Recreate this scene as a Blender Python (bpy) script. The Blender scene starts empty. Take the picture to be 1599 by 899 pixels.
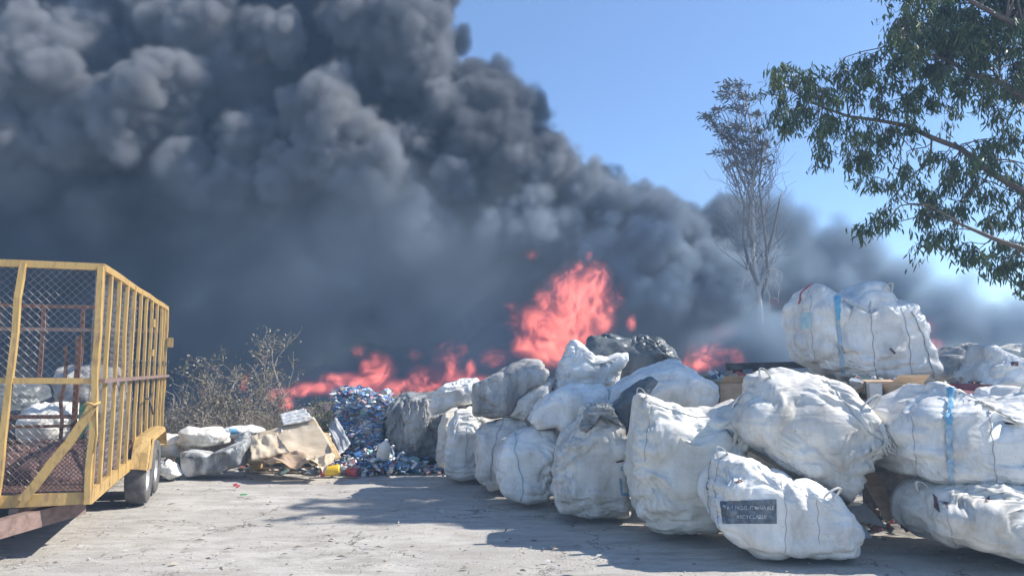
import bpy, bmesh, math, random
import numpy as np
from mathutils import Vector, Matrix, Euler, noise as mnoise
R = math.radians
C = bpy.context.scene.collection
SC = bpy.context.scene
# ------------------------------------------------------------------ camera
F_PX, PITCH, EYE = 1155.0, R(5.93), 1.6
cam_d = bpy.data.cameras.new('camera'); cam = bpy.data.objects.new('camera', cam_d); C.objects.link(cam)
cam_d.sensor_width = 36.0; cam_d.lens = 36.0 * F_PX / 1599.0
cam_d.clip_start = 0.05; cam_d.clip_end = 6000
cam.location = (0, 0, EYE); cam.rotation_euler = (R(90) + PITCH, 0, 0)
SC.camera = cam
def ray(px, py):
    x, y = (px - 799.5) / F_PX, (449.5 - py) / F_PX
    return Vector((x, math.cos(PITCH) - y * math.sin(PITCH), math.sin(PITCH) + y * math.cos(PITCH)))
def at(px, py, Y):
    d = ray(px, py); return Vector((0, 0, EYE)) + d * (Y / d.y)
def gnd(px, py, z=0.0):
    d = ray(px, py); return Vector((0, 0, EYE)) + d * ((z - EYE) / d.z)
# ------------------------------------------------------------------ world, sun, exposure
SUN_EL, SUN_AZ = R(42), R(6)           # direction TO the sun: azimuth measured from +X towards +Y
sdir = Vector((math.cos(SUN_EL) * math.cos(SUN_AZ), math.cos(SUN_EL) * math.sin(SUN_AZ), math.sin(SUN_EL)))
w = bpy.data.worlds.new('World'); SC.world = w; w.use_nodes = True
nt = w.node_tree; bg = nt.nodes['Background']; bg.inputs['Strength'].default_value = 0.098
sky = nt.nodes.new('ShaderNodeTexSky'); sky.sky_type = 'NISHITA'; sky.sun_disc = False
sky.sun_elevation = SUN_EL; sky.sun_rotation = math.atan2(sdir.x, sdir.y)
sky.air_density = 1.0; sky.dust_density = 0.4; sky.ozone_density = 4.5; sky.altitude = 1500
nt.links.new(sky.outputs[0], bg.inputs[0])
sl = bpy.data.lights.new('sun', 'SUN'); sl.energy = 3.7; sl.angle = R(0.55); sl.color = (1.0, 0.955, 0.88)
so = bpy.data.objects.new('sun', sl); C.objects.link(so); so.rotation_euler = sdir.to_track_quat('Z', 'Y').to_euler()
so.location = sdir * 60
SC.view_settings.view_transform = 'Standard'; SC.view_settings.look = 'None'
SC.view_settings.exposure = 1.14; SC.view_settings.gamma = 1.0; SC.view_settings.use_curve_mapping = False
cy = SC.cycles
cy.use_denoising = True
try: cy.denoiser = 'OPENIMAGEDENOISE'; cy.denoising_input_passes = 'RGB_ALBEDO_NORMAL'
except Exception: pass
cy.max_bounces = 6; cy.diffuse_bounces = 3; cy.glossy_bounces = 2; cy.transmission_bounces = 4
cy.transparent_max_bounces = 24; cy.volume_bounces = 2
cy.volume_step_rate = 1.5; cy.use_adaptive_sampling = True; cy.adaptive_threshold = .02; cy.volume_max_steps = 512
cy.sample_clamp_indirect = 6.0
# ------------------------------------------------------------------ helpers
_G = np.random.default_rng(3).normal(size=(32, 32, 32, 3)); _G /= np.linalg.norm(_G, axis=-1, keepdims=True)
def pn(P):
    """gradient noise at points P (n x 3), about [-1, 1]"""
    P = np.asarray(P, float); i = np.floor(P).astype(int); f = P - i; u = f * f * f * (f * (f * 6 - 15) + 10); out = 0
    for dx in (0, 1):
        for dy in (0, 1):
            for dz in (0, 1):
                g = _G[(i[:, 0] + dx) & 31, (i[:, 1] + dy) & 31, (i[:, 2] + dz) & 31]
                wgt = (u[:, 0] if dx else 1 - u[:, 0]) * (u[:, 1] if dy else 1 - u[:, 1]) * (u[:, 2] if dz else 1 - u[:, 2])
                out = out + wgt * ((f[:, 0] - dx) * g[:, 0] + (f[:, 1] - dy) * g[:, 1] + (f[:, 2] - dz) * g[:, 2])
    return out * 1.6
def nodes(name):
    m = bpy.data.materials.new(name); m.use_nodes = True; t = m.node_tree
    return m, t, t.nodes['Principled BSDF'], (lambda k: t.nodes.new(k)), t.links.new
def noise_node(t, new, link, scale, detail=4, rough=.55, stretch=None, kind=None, dist=0, coord='Object', rot=None):
    tc = new('ShaderNodeTexCoord'); n = new('ShaderNodeTexNoise')
    if kind: n.noise_type = kind
    n.inputs['Scale'].default_value = scale; n.inputs['Detail'].default_value = detail; n.inputs['Roughness'].default_value = rough; n.inputs['Distortion'].default_value = dist
    src = tc.outputs[coord]
    if stretch or rot:
        mp = new('ShaderNodeMapping')
        if stretch: mp.inputs['Scale'].default_value = stretch
        if rot: mp.inputs['Rotation'].default_value = rot
        link(src, mp.inputs[0]); src = mp.outputs[0]
    link(src, n.inputs['Vector']); return n
def ramp(new, link, src, stops):
    r = new('ShaderNodeValToRGB'); link(src, r.inputs[0]); e = r.color_ramp.elements
    while len(e) < len(stops): e.new(.5)
    for k, (p, c) in enumerate(stops):
        e[k].position = p; e[k].color = (c, c, c, 1) if not isinstance(c, tuple) else (*c, 1)
    return r
def mixc(new, link, fac, a, b):
    x = new('ShaderNodeMix'); x.data_type = 'RGBA'
    if hasattr(fac, 'links'): link(fac, x.inputs[0])
    else: x.inputs[0].default_value = fac
    for v, s in ((a, x.inputs[6]), (b, x.inputs[7])):
        if hasattr(v, 'links'): link(v, s)
        else: s.default_value = (*v, 1)
    return x.outputs[2]
def bump(new, link, bsdf, hs, strength, dist):
    prev = None
    for h in hs:
        b = new('ShaderNodeBump'); b.inputs['Strength'].default_value = strength; b.inputs['Distance'].default_value = h[1]
        link(h[0], b.inputs['Height'])
        if prev: link(prev.outputs[0], b.inputs['Normal'])
        prev = b
    link(prev.outputs[0], bsdf.inputs['Normal'])
def woven(name, col, stain, amt, rough=.62, fold=1.0):
    """woven polypropylene: stained, finely creased"""
    m, t, b, new, link = nodes(name)
    n1 = noise_node(t, new, link, 2.3, 6, .62, dist=.6); r1 = ramp(new, link, n1.outputs['Fac'], [(.5 - amt * .3, 0), (.78 - amt * .12, 1)])
    n2 = noise_node(t, new, link, 7, 7, .7, stretch=(1, 1, .4)); r2 = ramp(new, link, n2.outputs['Fac'], [(.52 - amt * .1, 0), (.74, 1)])
    mul = new('ShaderNodeMath'); mul.operation = 'MULTIPLY_ADD'; link(r1.outputs[0], mul.inputs[0]); mul.inputs[1].default_value = .42 + .4 * amt
    m2 = new('ShaderNodeMath'); m2.operation = 'MULTIPLY'; link(r2.outputs[0], m2.inputs[0]); m2.inputs[1].default_value = .22 + .5 * amt
    link(m2.outputs[0], mul.inputs[2])
    n3 = noise_node(t, new, link, 38, 3, .6); r3 = ramp(new, link, n3.outputs['Fac'], [(.68, 0), (.74, 1)])
    c1 = mixc(new, link, mul.outputs[0], col, stain)
    c2 = mixc(new, link, r3.outputs[0], c1, tuple(x * .62 for x in stain))
    link(c2, b.inputs['Base Color']); b.inputs['Roughness'].default_value = rough
    b.inputs['Specular IOR Level'].default_value = .35
    f1 = noise_node(t, new, link, 6, 4, .6, stretch=(.45, .45, 2.6), kind='RIDGED_MULTIFRACTAL', dist=.35, rot=(0, .22, 0))
    f2 = noise_node(t, new, link, 13, 4, .6, stretch=(.6, .6, 1.8), kind='RIDGED_MULTIFRACTAL', dist=.5, rot=(0, -.5, 0))
    f3 = noise_node(t, new, link, 60, 2, .5)
    bump(new, link, b, [(f1.outputs['Fac'], .016 * fold), (f2.outputs['Fac'], .008 * fold), (f3.outputs['Fac'], .002)], .7, 1)
    return m
def plain(name, col, col2=None, rough=.6, metal=0, sc=9, bdist=.004, bsc=40, stretch=None, lo=.42, hi=.68):
    m, t, b, new, link = nodes(name)
    if col2:
        n = noise_node(t, new, link, sc, 6, .65, stretch=stretch, dist=.3); r = ramp(new, link, n.outputs['Fac'], [(lo, 0), (hi, 1)])
        link(mixc(new, link, r.outputs[0], col, col2), b.inputs['Base Color'])
    else: b.inputs['Base Color'].default_value = (*col, 1)
    n2 = noise_node(t, new, link, bsc, 4, .6, stretch=stretch); bump(new, link, b, [(n2.outputs['Fac'], bdist)], .7, 1)
    b.inputs['Roughness'].default_value = rough; b.inputs['Metallic'].default_value = metal
    return m
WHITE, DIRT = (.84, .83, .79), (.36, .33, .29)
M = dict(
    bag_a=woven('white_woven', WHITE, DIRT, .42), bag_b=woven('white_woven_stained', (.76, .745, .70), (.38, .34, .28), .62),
    bag_c=woven('grey_dirty_woven', (.62, .60, .56), (.20, .19, .18), .95), bag_d=woven('cream_woven', (.80, .77, .69), (.42, .36, .28), .3),
    film=woven('dark_film', (.085, .10, .11), (.26, .27, .27), .35, .38, 1.4), greyfilm=woven('grey_film', (.38, .39, .38), (.10, .10, .10), .7, .4, 1.5),
    seam=plain('seam_thread', (.30, .31, .33), (.46, .45, .44), .8), blue=plain('blue_webbing', (.10, .36, .55), (.30, .50, .62), .6, sc=20),
    pale_blue=plain('pale_blue_webbing', (.28, .42, .52), (.5, .55, .58), .6, sc=20), green_band=plain('faded_green_print', (.42, .60, .60), (.6, .68, .68), .6, sc=14),
    panel=plain('printed_panel', (.085, .105, .13), (.24, .27, .30), .6, sc=16, lo=.45, hi=.72), ink=plain('print_white', (.62, .63, .64), (.30, .31, .33), .6, sc=90, lo=.35, hi=.8),
    blueprint=plain('blue_print', (.10, .22, .32), (.35, .42, .46), .6, sc=30), hole=plain('tear_dark', (.09, .04, .04), (.16, .08, .08), .8), red=plain('red_plastic', (.45, .05, .07), (.6, .12, .14), .4),
    yellow=plain('yellow_paint', (.52, .34, .12), (.26, .16, .09), .5, sc=16, stretch=(1, 1, .3), lo=.50, hi=.70), rust=plain('rusty_steel', (.12, .055, .035), (.22, .12, .08), .8, sc=14),
    brownsteel=plain('faded_brown_steel', (.26, .18, .15), (.16, .10, .08), .7, sc=14), wire=plain('galvanised_wire', (.42, .41, .38), (.26, .22, .18), .5, .3),
    tyre=plain('tyre_rubber', (.085, .083, .08), (.16, .15, .14), .85, sc=9), rim=plain('wheel_rim', (.60, .60, .60), (.22, .20, .18), .5, .3, sc=8),
    card=plain('cardboard', (.50, .36, .24), (.36, .25, .16), .8, sc=6, stretch=(1, 1, 3)), cream=plain('cream_board', (.66, .55, .40), (.46, .34, .21), .75, sc=3.2, stretch=(.6, 1, 2), lo=.38, hi=.7),
    wood=plain('pale_wood', (.58, .41, .21), (.42, .29, .15), .75, sc=10, stretch=(.4, 1, 4)), darkwood=plain('charred_wood', (.05, .042, .038), (.16, .11, .08), .9, sc=8),
    foam=plain('dirty_foam_block', (.52, .52, .50), (.14, .15, .15), .6, sc=4.2, stretch=(1, 1, .5), lo=.42, hi=.58), sheet=plain('corrugated_white', (.76, .75, .71), (.52, .49, .43), .5, sc=5),
    clear=plain('milky_plastic', (.50, .50, .49), (.34, .34, .34), .3, sc=5), yel=plain('yellow_plastic', (.85, .60, .04), (.72, .42, .05), .35), maroon=plain('maroon_board', (.13, .035, .05), (.2, .07, .08), .7),
    darkmetal=plain('sooty_steel', (.05, .055, .06), (.13, .13, .13), .6, .3), ash=plain('ash_and_char', (.055, .05, .047), (.17, .15, .14), .95, sc=5, bsc=12, bdist=.05),
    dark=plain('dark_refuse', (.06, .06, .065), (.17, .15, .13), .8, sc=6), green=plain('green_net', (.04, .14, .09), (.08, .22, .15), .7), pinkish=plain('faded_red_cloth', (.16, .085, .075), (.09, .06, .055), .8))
def chips_mat(name, cols, rough=.45):
    """one colour per loose piece"""
    m, t, b, new, link = nodes(name)
    g = new('ShaderNodeNewGeometry'); r = new('ShaderNodeValToRGB'); r.color_ramp.interpolation = 'CONSTANT'; link(g.outputs['Random Per Island'], r.inputs[0])
    e = r.color_ramp.elements
    while len(e) < len(cols): e.new(.5)
    for k, c in enumerate(cols): e[k].position = k / len(cols); e[k].color = (*c, 1)
    link(r.outputs[0], b.inputs['Base Color']); b.inputs['Roughness'].default_value = rough; return m
M['bottles'] = chips_mat('crushed_bottles', [(.09, .22, .50), (.52, .56, .60), (.20, .23, .28), (.30, .42, .56), (.48, .24, .24), (.72, .74, .74), (.12, .32, .52), (.38, .48, .56), (.48, .42, .38), (.14, .18, .38), (.78, .78, .76), (.42, .28, .28), (.25, .42, .40), (.65, .62, .58)])
M['litter'] = chips_mat('litter_bits', [(.30, .25, .19), (.42, .40, .36), (.16, .13, .10), (.42, .36, .27), (.24, .2, .16), (.45, .43, .40), (.12, .10, .09), (.35, .27, .18)], .8)
M['scrap'] = chips_mat('mixed_scrap', [(.55, .55, .53), (.10, .10, .11), (.30, .24, .18), (.66, .66, .64), (.15, .22, .30), (.40, .33, .25), (.07, .07, .07), (.45, .12, .10), (.22, .30, .26), (.5, .45, .35)], .6)

def tag(o, label=None, cat=None, group=None, kind=None):
    if label: o['label'] = label
    if cat: o['category'] = cat
    if group: o['group'] = group
    if kind: o['kind'] = kind
    return o
def thing(name, label, cat, loc, group=None):
    o = bpy.data.objects.new(name, None); C.objects.link(o); o.location = Vector(loc); o.empty_display_size = .2
    return tag(o, label, cat, group)
def wloc(o):
    l = Vector((0, 0, 0))
    while o is not None: l += o.location; o = o.parent
    return l
def mesh_obj(name, V, F, mat, parent=None, loc=None, smooth=True):
    """link world-space vertices and faces as one object"""
    V = np.asarray(V, float).reshape(-1, 3)
    base = Vector(loc) if loc is not None else (wloc(parent) if parent else Vector((V[:, 0].mean(), V[:, 1].mean(), V[:, 2].min())))
    me = bpy.data.meshes.new(name); me.from_pydata((V - np.array(base)).tolist(), [], F if isinstance(F, list) else F.tolist())
    if smooth: me.polygons.foreach_set('use_smooth', [True] * len(me.polygons))
    me.materials.append(mat); me.update()
    o = bpy.data.objects.new(name, me); C.objects.link(o)
    if parent: o.parent = parent; o.location = base - wloc(parent)
    else: o.location = base
    return o
class MB:
    """collects shapes in world space"""
    def __init__(s): s.v = []; s.f = []
    def add(s, vs, fs):
        k = len(s.v); s.v += [tuple(v) for v in vs]; s.f += [tuple(i + k for i in f) for f in fs]; return s
    def bar(s, a, b, w, h, up=(0, 0, 1)):
        a, b = Vector(a), Vector(b); d = (b - a).normalized(); up = Vector(up)
        if abs(d.dot(up)) > .97: up = Vector((1, 0, 0)) if abs(d.x) < .9 else Vector((0, 1, 0))
        x = d.cross(up).normalized(); y = x.cross(d).normalized(); x *= w / 2; y *= h / 2
        s.add([a - x - y, a + x - y, a + x + y, a - x + y, b - x - y, b + x - y, b + x + y, b - x + y], [(3, 2, 1, 0), (4, 5, 6, 7), (0, 1, 5, 4), (1, 2, 6, 5), (2, 3, 7, 6), (3, 0, 4, 7)]); return s
    def quadbox(s, c, ax, ay, az):
        c, ax, ay, az = map(Vector, (c, ax, ay, az)); vs = [c + i * ax + j * ay + k * az for k in (-1, 1) for (i, j) in ((-1, -1), (1, -1), (1, 1), (-1, 1))]
        s.add(vs, [(3, 2, 1, 0), (4, 5, 6, 7), (0, 1, 5, 4), (1, 2, 6, 5), (2, 3, 7, 6), (3, 0, 4, 7)]); return s
    def tube(s, pts, rad, n=5):
        pts = [Vector(p) for p in pts]
        if len(pts) < 2: return s
        k = len(s.v); prev = None
        for i, p in enumerate(pts):
            d = (pts[min(i + 1, len(pts) - 1)] - pts[max(i - 1, 0)]); d = d.normalized() if d.length > 1e-9 else Vector((0, 0, 1))
            x = (prev - d * prev.dot(d)) if prev else d.orthogonal()
            x = x.normalized() if x.length > 1e-6 else d.orthogonal().normalized(); prev = x; y = d.cross(x)
            r = rad[i] if hasattr(rad, '__len__') else rad
            s.v += [tuple(p + (x * math.cos(6.2832 * j / n) + y * math.sin(6.2832 * j / n)) * r) for j in range(n)]
        for i in range(len(pts) - 1):
            s.f += [(k + i * n + j, k + i * n + (j + 1) % n, k + (i + 1) * n + (j + 1) % n, k + (i + 1) * n + j) for j in range(n)]
        s.f += [tuple(k + j for j in reversed(range(n))), tuple(k + (len(pts) - 1) * n + j for j in range(n))]; return s
    def build(s, name, mat, parent=None, loc=None, smooth=False): return mesh_obj(name, s.v, s.f, mat, parent, loc, smooth)

def ico(sub):
    bm = bmesh.new(); bmesh.ops.create_icosphere(bm, subdivisions=sub, radius=1)
    V = np.array([v.co[:] for v in bm.verts]); F = np.array([[v.index for v in f.verts] for f in bm.faces]); bm.free(); return V, F
def subdiv(F, nv):
    """midpoint subdivision: new faces and, for each new vertex, its two parents"""
    E = np.sort(np.concatenate([F[:, [0, 1]], F[:, [1, 2]], F[:, [2, 0]]]), 1); key = E[:, 0] * 10000000 + E[:, 1]
    uq, inv = np.unique(key, return_inverse=True); k = len(F); m = inv.reshape(3, k) + nv
    par = np.stack([uq // 10000000, uq % 10000000], 1)
    a, b_, c = F.T; m0, m1, m2 = m
    return np.concatenate([np.stack(q, 1) for q in ((a, m0, m2), (m0, b_, m1), (m2, m1, c), (m0, m1, m2))]), par
def ico_levels():
    V, F = ico(4); lv = {4: (V, F, None)}
    for k in (5, 6):
        F2, par = subdiv(F, len(V)); mid = V[par[:, 0]] + V[par[:, 1]]; mid /= np.linalg.norm(mid, axis=1, keepdims=True)
        V = np.concatenate([V, mid]); F = F2; lv[k] = (V, F, par)
    return lv
ICO = ico_levels()
EDG = {}
for _k, (_V, _F, _p) in ICO.items():
    _E = np.sort(np.concatenate([_F[:, [0, 1]], _F[:, [1, 2]], _F[:, [2, 0]]]), 1); _u = np.unique(_E[:, 0] * 10000000 + _E[:, 1]); _e = np.stack([_u // 10000000, _u % 10000000], 1)
    EDG[_k] = (_e, np.bincount(_e.ravel(), minlength=len(_V)).astype(float))
def scatter(e, d, n): return np.stack([np.bincount(e[:, 0], d[:, k], n) - np.bincount(e[:, 1], d[:, k], n) for k in range(3)], 1)
def vnormals(V, F):
    fn = np.cross(V[F[:, 1]] - V[F[:, 0]], V[F[:, 2]] - V[F[:, 0]]); n = np.stack([sum(np.bincount(F[:, j], fn[:, k], len(V)) for j in range(3)) for k in range(3)], 1)
    return n / (np.linalg.norm(n, axis=1, keepdims=True) + 1e-12)
def buckle(shape_of, res, ang, fold, seed, gather_of=None):
    """let surplus cloth crumple over the filled shape: edges want to be longer than the shape allows, the filling keeps them from sinking in"""
    disp = None; off = np.array([seed * 7.31, seed * 3.77, seed * 5.13]); a2 = np.array([-math.sin(ang), 0, math.cos(ang)]); rng = np.random.default_rng(seed + 100)
    for lv in range(4, res + 1):
        D, F, par = ICO[lv]; V0 = shape_of(D); N = vnormals(V0, F); n = len(D); e, val = EDG[lv]
        if disp is None: disp = N * (rng.random((n, 1)) * .01)
        else: disp = np.concatenate([disp, (disp[par[:, 0]] + disp[par[:, 1]]) * .5])
        ev = V0[e[:, 1]] - V0[e[:, 0]]; L0 = np.linalg.norm(ev, axis=1) + 1e-9; mid = (V0[e[:, 1]] + V0[e[:, 0]]) * .5
        m = np.clip(pn(mid * 1.7 + off) * 2.1 + .40, .0, 1.3); m2 = np.clip(pn(mid * 2.3 + off + 40) * 1.9 + .1, 0, 1.2)
        al = (ev @ a2 / L0) ** 2
        exc = {4: .03, 5: .085, 6: .085}[lv] * fold * (m * al * 1.6 + m2 * (1 - al) * 1.0 + .12)
        if gather_of is not None: exc = exc + {4: .10, 5: .16, 6: .10}[lv] * gather_of(mid) * (1 - al)
        x0 = V0 + disp; base = np.linalg.norm(x0[e[:, 1]] - x0[e[:, 0]], axis=1); L = np.maximum(base, L0) * (1 + exc)
        ca, sa = math.cos(ang), math.sin(ang); Q = np.stack([V0[:, 0] * ca + V0[:, 2] * sa, V0[:, 1], -V0[:, 0] * sa + V0[:, 2] * ca], 1) + off
        Q = Q + np.stack([pn(Q * 2.1 + 3), pn(Q * 2.1 + 13), pn(Q * 2.1 + 23)], 1) * .13
        mv = np.clip(pn(V0 * 1.7 + off) * 2.1 + .40, .08, 1.3)
        fr_ = {4: 2.6, 5: 5.5, 6: 11.0}[lv]; sd = (1 - 3.0 * np.abs(pn(Q * np.array([.42, .42, 2.0]) * fr_ + lv * 5)) ** .8) * mv + .5 * (1 - 3 * np.abs(pn((Q[:, [0, 1, 2]] + .6 * Q[:, [2, 1, 0]]) * np.array([1.6, 1.6, .5]) * fr_ + 50)) ** .8) * np.clip(1.1 - mv, 0, 1)
        x = x0 + N * (sd * {4: .015, 5: .013, 6: .0065}[lv] * min(fold, 1.3))[:, None]
        its = {4: 50, 5: 110, 6: 60}[lv]
        for it in range(its):
            dv = x[e[:, 1]] - x[e[:, 0]]; ln = np.linalg.norm(dv, axis=1) + 1e-9; cr = dv * ((ln - L) / ln)[:, None]
            x = x + scatter(e, cr, n) * (.85 / val)[:, None]
            if it % 4 == 0:
                dd = x - V0; lap = scatter(e, dd[e[:, 1]] - dd[e[:, 0]], n) / val[:, None]; x = x + lap * {4: .12, 5: .045, 6: .03}[lv]
            h = ((x - V0) * N).sum(1); tang = (x - V0) - N * h[:, None]
            h2 = np.where(h < -.008, h * .7 - .0024, h * .995); h2 = np.clip(h2, -.04, .10)
            x = V0 + N * h2[:, None] + tang * .98
        disp = x - V0
    return V0 + disp, F
def poly_xz(poly, Y): return [at(x, y, Y) for x, y in poly]
def inflate(poly, Yf, depth, res=6, n=2.8, ground=True, fold=1.0, ang=0.15, seed=0, boxy_y=None, gather=0, clamp_z=None, lean=0):
    """a filled sack with the given outline (metres, seen from the front), real depth and creased surface"""
    Yc = Yf + depth * .5
    P = poly_xz(poly, Yc if ground else Yf + depth * .35)
    if not ground: Yc = Yf + depth * .5
    xs = np.array([p.x for p in P]); zs = np.array([p.z for p in P])
    if ground:
        zf = at(0, max(p[1] for p in poly), Yf).z; zmin = zs.min(); zt = zs.max(); zs = (zs - zmin) * (zt / (zt - zmin))
    A = Cx = Cz = 0
    for i in range(len(xs)):
        j = (i + 1) % len(xs); cr = xs[i] * zs[j] - xs[j] * zs[i]; A += cr; Cx += (xs[i] + xs[j]) * cr; Cz += (zs[i] + zs[j]) * cr
    cx, cz = Cx / (3 * A), Cz / (3 * A)
    nt_ = 720; rho = np.zeros(nt_)
    for k in range(nt_):
        a = 2 * math.pi * k / nt_; dx, dz = math.cos(a), math.sin(a); best = 0.02
        for i in range(len(xs)):
            j = (i + 1) % len(xs); ex_, ez_ = xs[j] - xs[i], zs[j] - zs[i]; den = dx * ez_ - dz * ex_
            if abs(den) < 1e-9: continue
            tt = ((xs[i] - cx) * ez_ - (zs[i] - cz) * ex_) / den; uu = ((xs[i] - cx) * dz - (zs[i] - cz) * dx) / den
            if tt > 0 and -1e-6 <= uu <= 1 + 1e-6: best = max(best, tt)
        rho[k] = best
    ker = np.ones(13) / 13; rho = np.convolve(np.r_[rho[-6:], rho, rho[:6]], ker, 'valid')
    top, bot = zs.max(), zs.min(); off = np.array([seed * 7.31, seed * 3.77, seed * 5.13])
    def shape_of(D):
        th = np.arctan2(D[:, 2], D[:, 0]) % (2 * math.pi); s_ = np.sqrt(D[:, 0] ** 2 + D[:, 2] ** 2); kk = th / (2 * math.pi) * nt_; k0 = kk.astype(int) % nt_; fr = kk - np.floor(kk)
        rr = rho[k0] * (1 - fr) + rho[(k0 + 1) % nt_] * fr
        S = s_ ** (2 / n); Cc = np.sign(D[:, 1]) * np.abs(D[:, 1]) ** (2 / (boxy_y or n))
        X = cx + rr * S * np.cos(th); Z = cz + rr * S * np.sin(th); hz = (Z - bot) / (top - bot + 1e-6)
        dsc = 1 - .42 * np.clip((hz - .6) / .4, 0, 1) ** 1.6
        V = np.stack([X, Yc + depth * .5 * Cc * dsc + lean * hz, Z], 1)
        nn = np.stack([D[:, 0], D[:, 1], D[:, 2]], 1); big = pn(V * np.array([2.1, 2.1, 2.4]) + off); b2 = np.abs(pn(V * np.array([3.1, 3.1, 4.2]) + off + 7))
        V = V + nn * ((big * .035 + b2 * .05 - .058) * min(1.0, (xs.max() - xs.min()) / .9))[:, None]
        if ground: V[:, 2] = np.maximum(V[:, 2], .006)
        if clamp_z is not None: V[:, 2] = np.maximum(V[:, 2], clamp_z)
        return V
    gf = (lambda P_: gather * np.clip(((P_[:, 2] - bot) / (top - bot) - .5) / .5, 0, 1)) if gather else None
    V, F = buckle(shape_of, res, ang, fold, seed, gf)
    if ground: V[:, 2] = np.maximum(V[:, 2], .004)
    if clamp_z is not None: V[:, 2] = np.maximum(V[:, 2], clamp_z)
    return V, F
from mathutils.bvhtree import BVHTree
class Bag:
    def __init__(s, name, label, cat, poly, Yf, depth, mat, group=None, **kw):
        s.V, F = inflate(poly, Yf, depth, **kw); s.F = F
        base = (float(s.V[:, 0].mean()), float(s.V[:, 1].mean()), float(s.V[:, 2].min()))
        s.root = mesh_obj(name, s.V, F, M[mat], loc=base); tag(s.root, label, cat, group); s.bvh = None
    def hit(s, px, py, off=.006):
        if s.bvh is None: s.bvh = BVHTree.FromPolygons(s.V.tolist(), s.F.tolist())
        d = ray(px, py).normalized(); loc, nor, _i, _d = s.bvh.ray_cast(Vector((0, 0, EYE)), d)
        if loc is None: return None
        if nor.dot(d) > 0: nor = -nor
        return loc - d * off * .4 + nor * off
    def line(s, name, pts, mat='seam', r=.007, step=4):
        r = r * .62
        """a stitched seam or cord that runs over the sack"""
        out = []
        for (x0, y0), (x1, y1) in zip(pts[:-1], pts[1:]):
            k = max(1, int(math.hypot(x1 - x0, y1 - y0) / step))
            for i in range(k + 1):
                f = i / k; p = s.hit(x0 + (x1 - x0) * f + 1.1 * math.sin((y0 + (y1 - y0) * f) * .23), y0 + (y1 - y0) * f, r * .5)
                if p is not None and (not out or (p - out[-1]).length < .25) and (not out or (p - out[-1]).length > .004): out.append(p)
        if len(out) > 2: MB().tube(out, r, 6).build(name, M[mat], s.root, smooth=True)
    def patch(s, name, quad, mat, nx=24, ny=12, off=.006, ragged=0):
        """flat print or webbing laid over the sack: quad = four pixels tl tr br bl"""
        V, ok = [], True
        for j in range(ny + 1):
            for i in range(nx + 1):
                u, v = i / nx, j / ny
                x = (quad[0][0] * (1 - u) + quad[1][0] * u) * (1 - v) + (quad[3][0] * (1 - u) + quad[2][0] * u) * v
                y = (quad[0][1] * (1 - u) + quad[1][1] * u) * (1 - v) + (quad[3][1] * (1 - u) + quad[2][1] * u) * v
                if ragged: x += ragged * pn(np.array([[y * .3, 0, 1.7 * (u > .5)]]))[0] * abs(u - .5) * 2
                V.append(s.hit(x, y, off))
        F = [(a, a + 1, a + nx + 2, a + nx + 1) for j in range(ny) for i in range(nx) for a in [j * (nx + 1) + i] if all(V[q] is not None for q in (a, a + 1, a + nx + 2, a + nx + 1)) and (V[a] - V[a + nx + 2]).length < .3]
        if not F: return
        keep = sorted({q for f in F for q in f}); mp = {q: i for i, q in enumerate(keep)}
        return mesh_obj(name, [tuple(V[q]) for q in keep], [tuple(mp[q] for q in f) for f in F], M[mat], s.root)
    def loop(s, px, py, lean=0.0, h=.13, w=.09, mat='bag_d'):
        """a slack lifting loop of flat webbing sewn to the sack"""
        c = s.hit(px, py, 0)
        if c is None: return
        V, F = [], []; k = 14
        for i in range(k + 1):
            t = math.pi * i / k; p = c + Vector((-w * .5 * math.cos(t) + lean * h * math.sin(t), -.01 - .02 * math.sin(t), h * math.sin(t) ** .8 - .03))
            for dy, dr in ((-.022, 0), (.022, 0), (.022, .004), (-.022, .004)): V.append(tuple(p + Vector((dr * -math.cos(t), dy, dr * math.sin(t)))))
        for i in range(k): F += [(i * 4 + j, i * 4 + (j + 1) % 4, i * 4 + 4 + (j + 1) % 4, i * 4 + 4 + j) for j in range(4)]
        mesh_obj('lifting_loop', V, F, M[mat], s.root)
    def text(s, name, txt, x0, y0, w, h, mat, slope=0):
        cu = bpy.data.curves.new(name, 'FONT'); cu.body = txt; cu.size = 1; cu.resolution_u = 2
        to = bpy.data.objects.new(name, cu); C.objects.link(to); bpy.context.view_layer.update()
        me = to.evaluated_get(bpy.context.evaluated_depsgraph_get()).to_mesh(); vs = [v.co.copy() for v in me.vertices]; fs = [tuple(p.vertices) for p in me.polygons]
        to.to_mesh_clear(); bpy.data.objects.remove(to); xm = max(v.x for v in vs); x_ = min(v.x for v in vs)
        V = []
        for v in vs:
            u = (v.x - x_) / (xm - x_); p = s.hit(x0 + w * u, y0 + slope * u - v.y / .72 * h, .015); V.append(tuple(p) if p else (0, 0, -1))
        mesh_obj(name, V, fs, M[mat], s.root)
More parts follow.
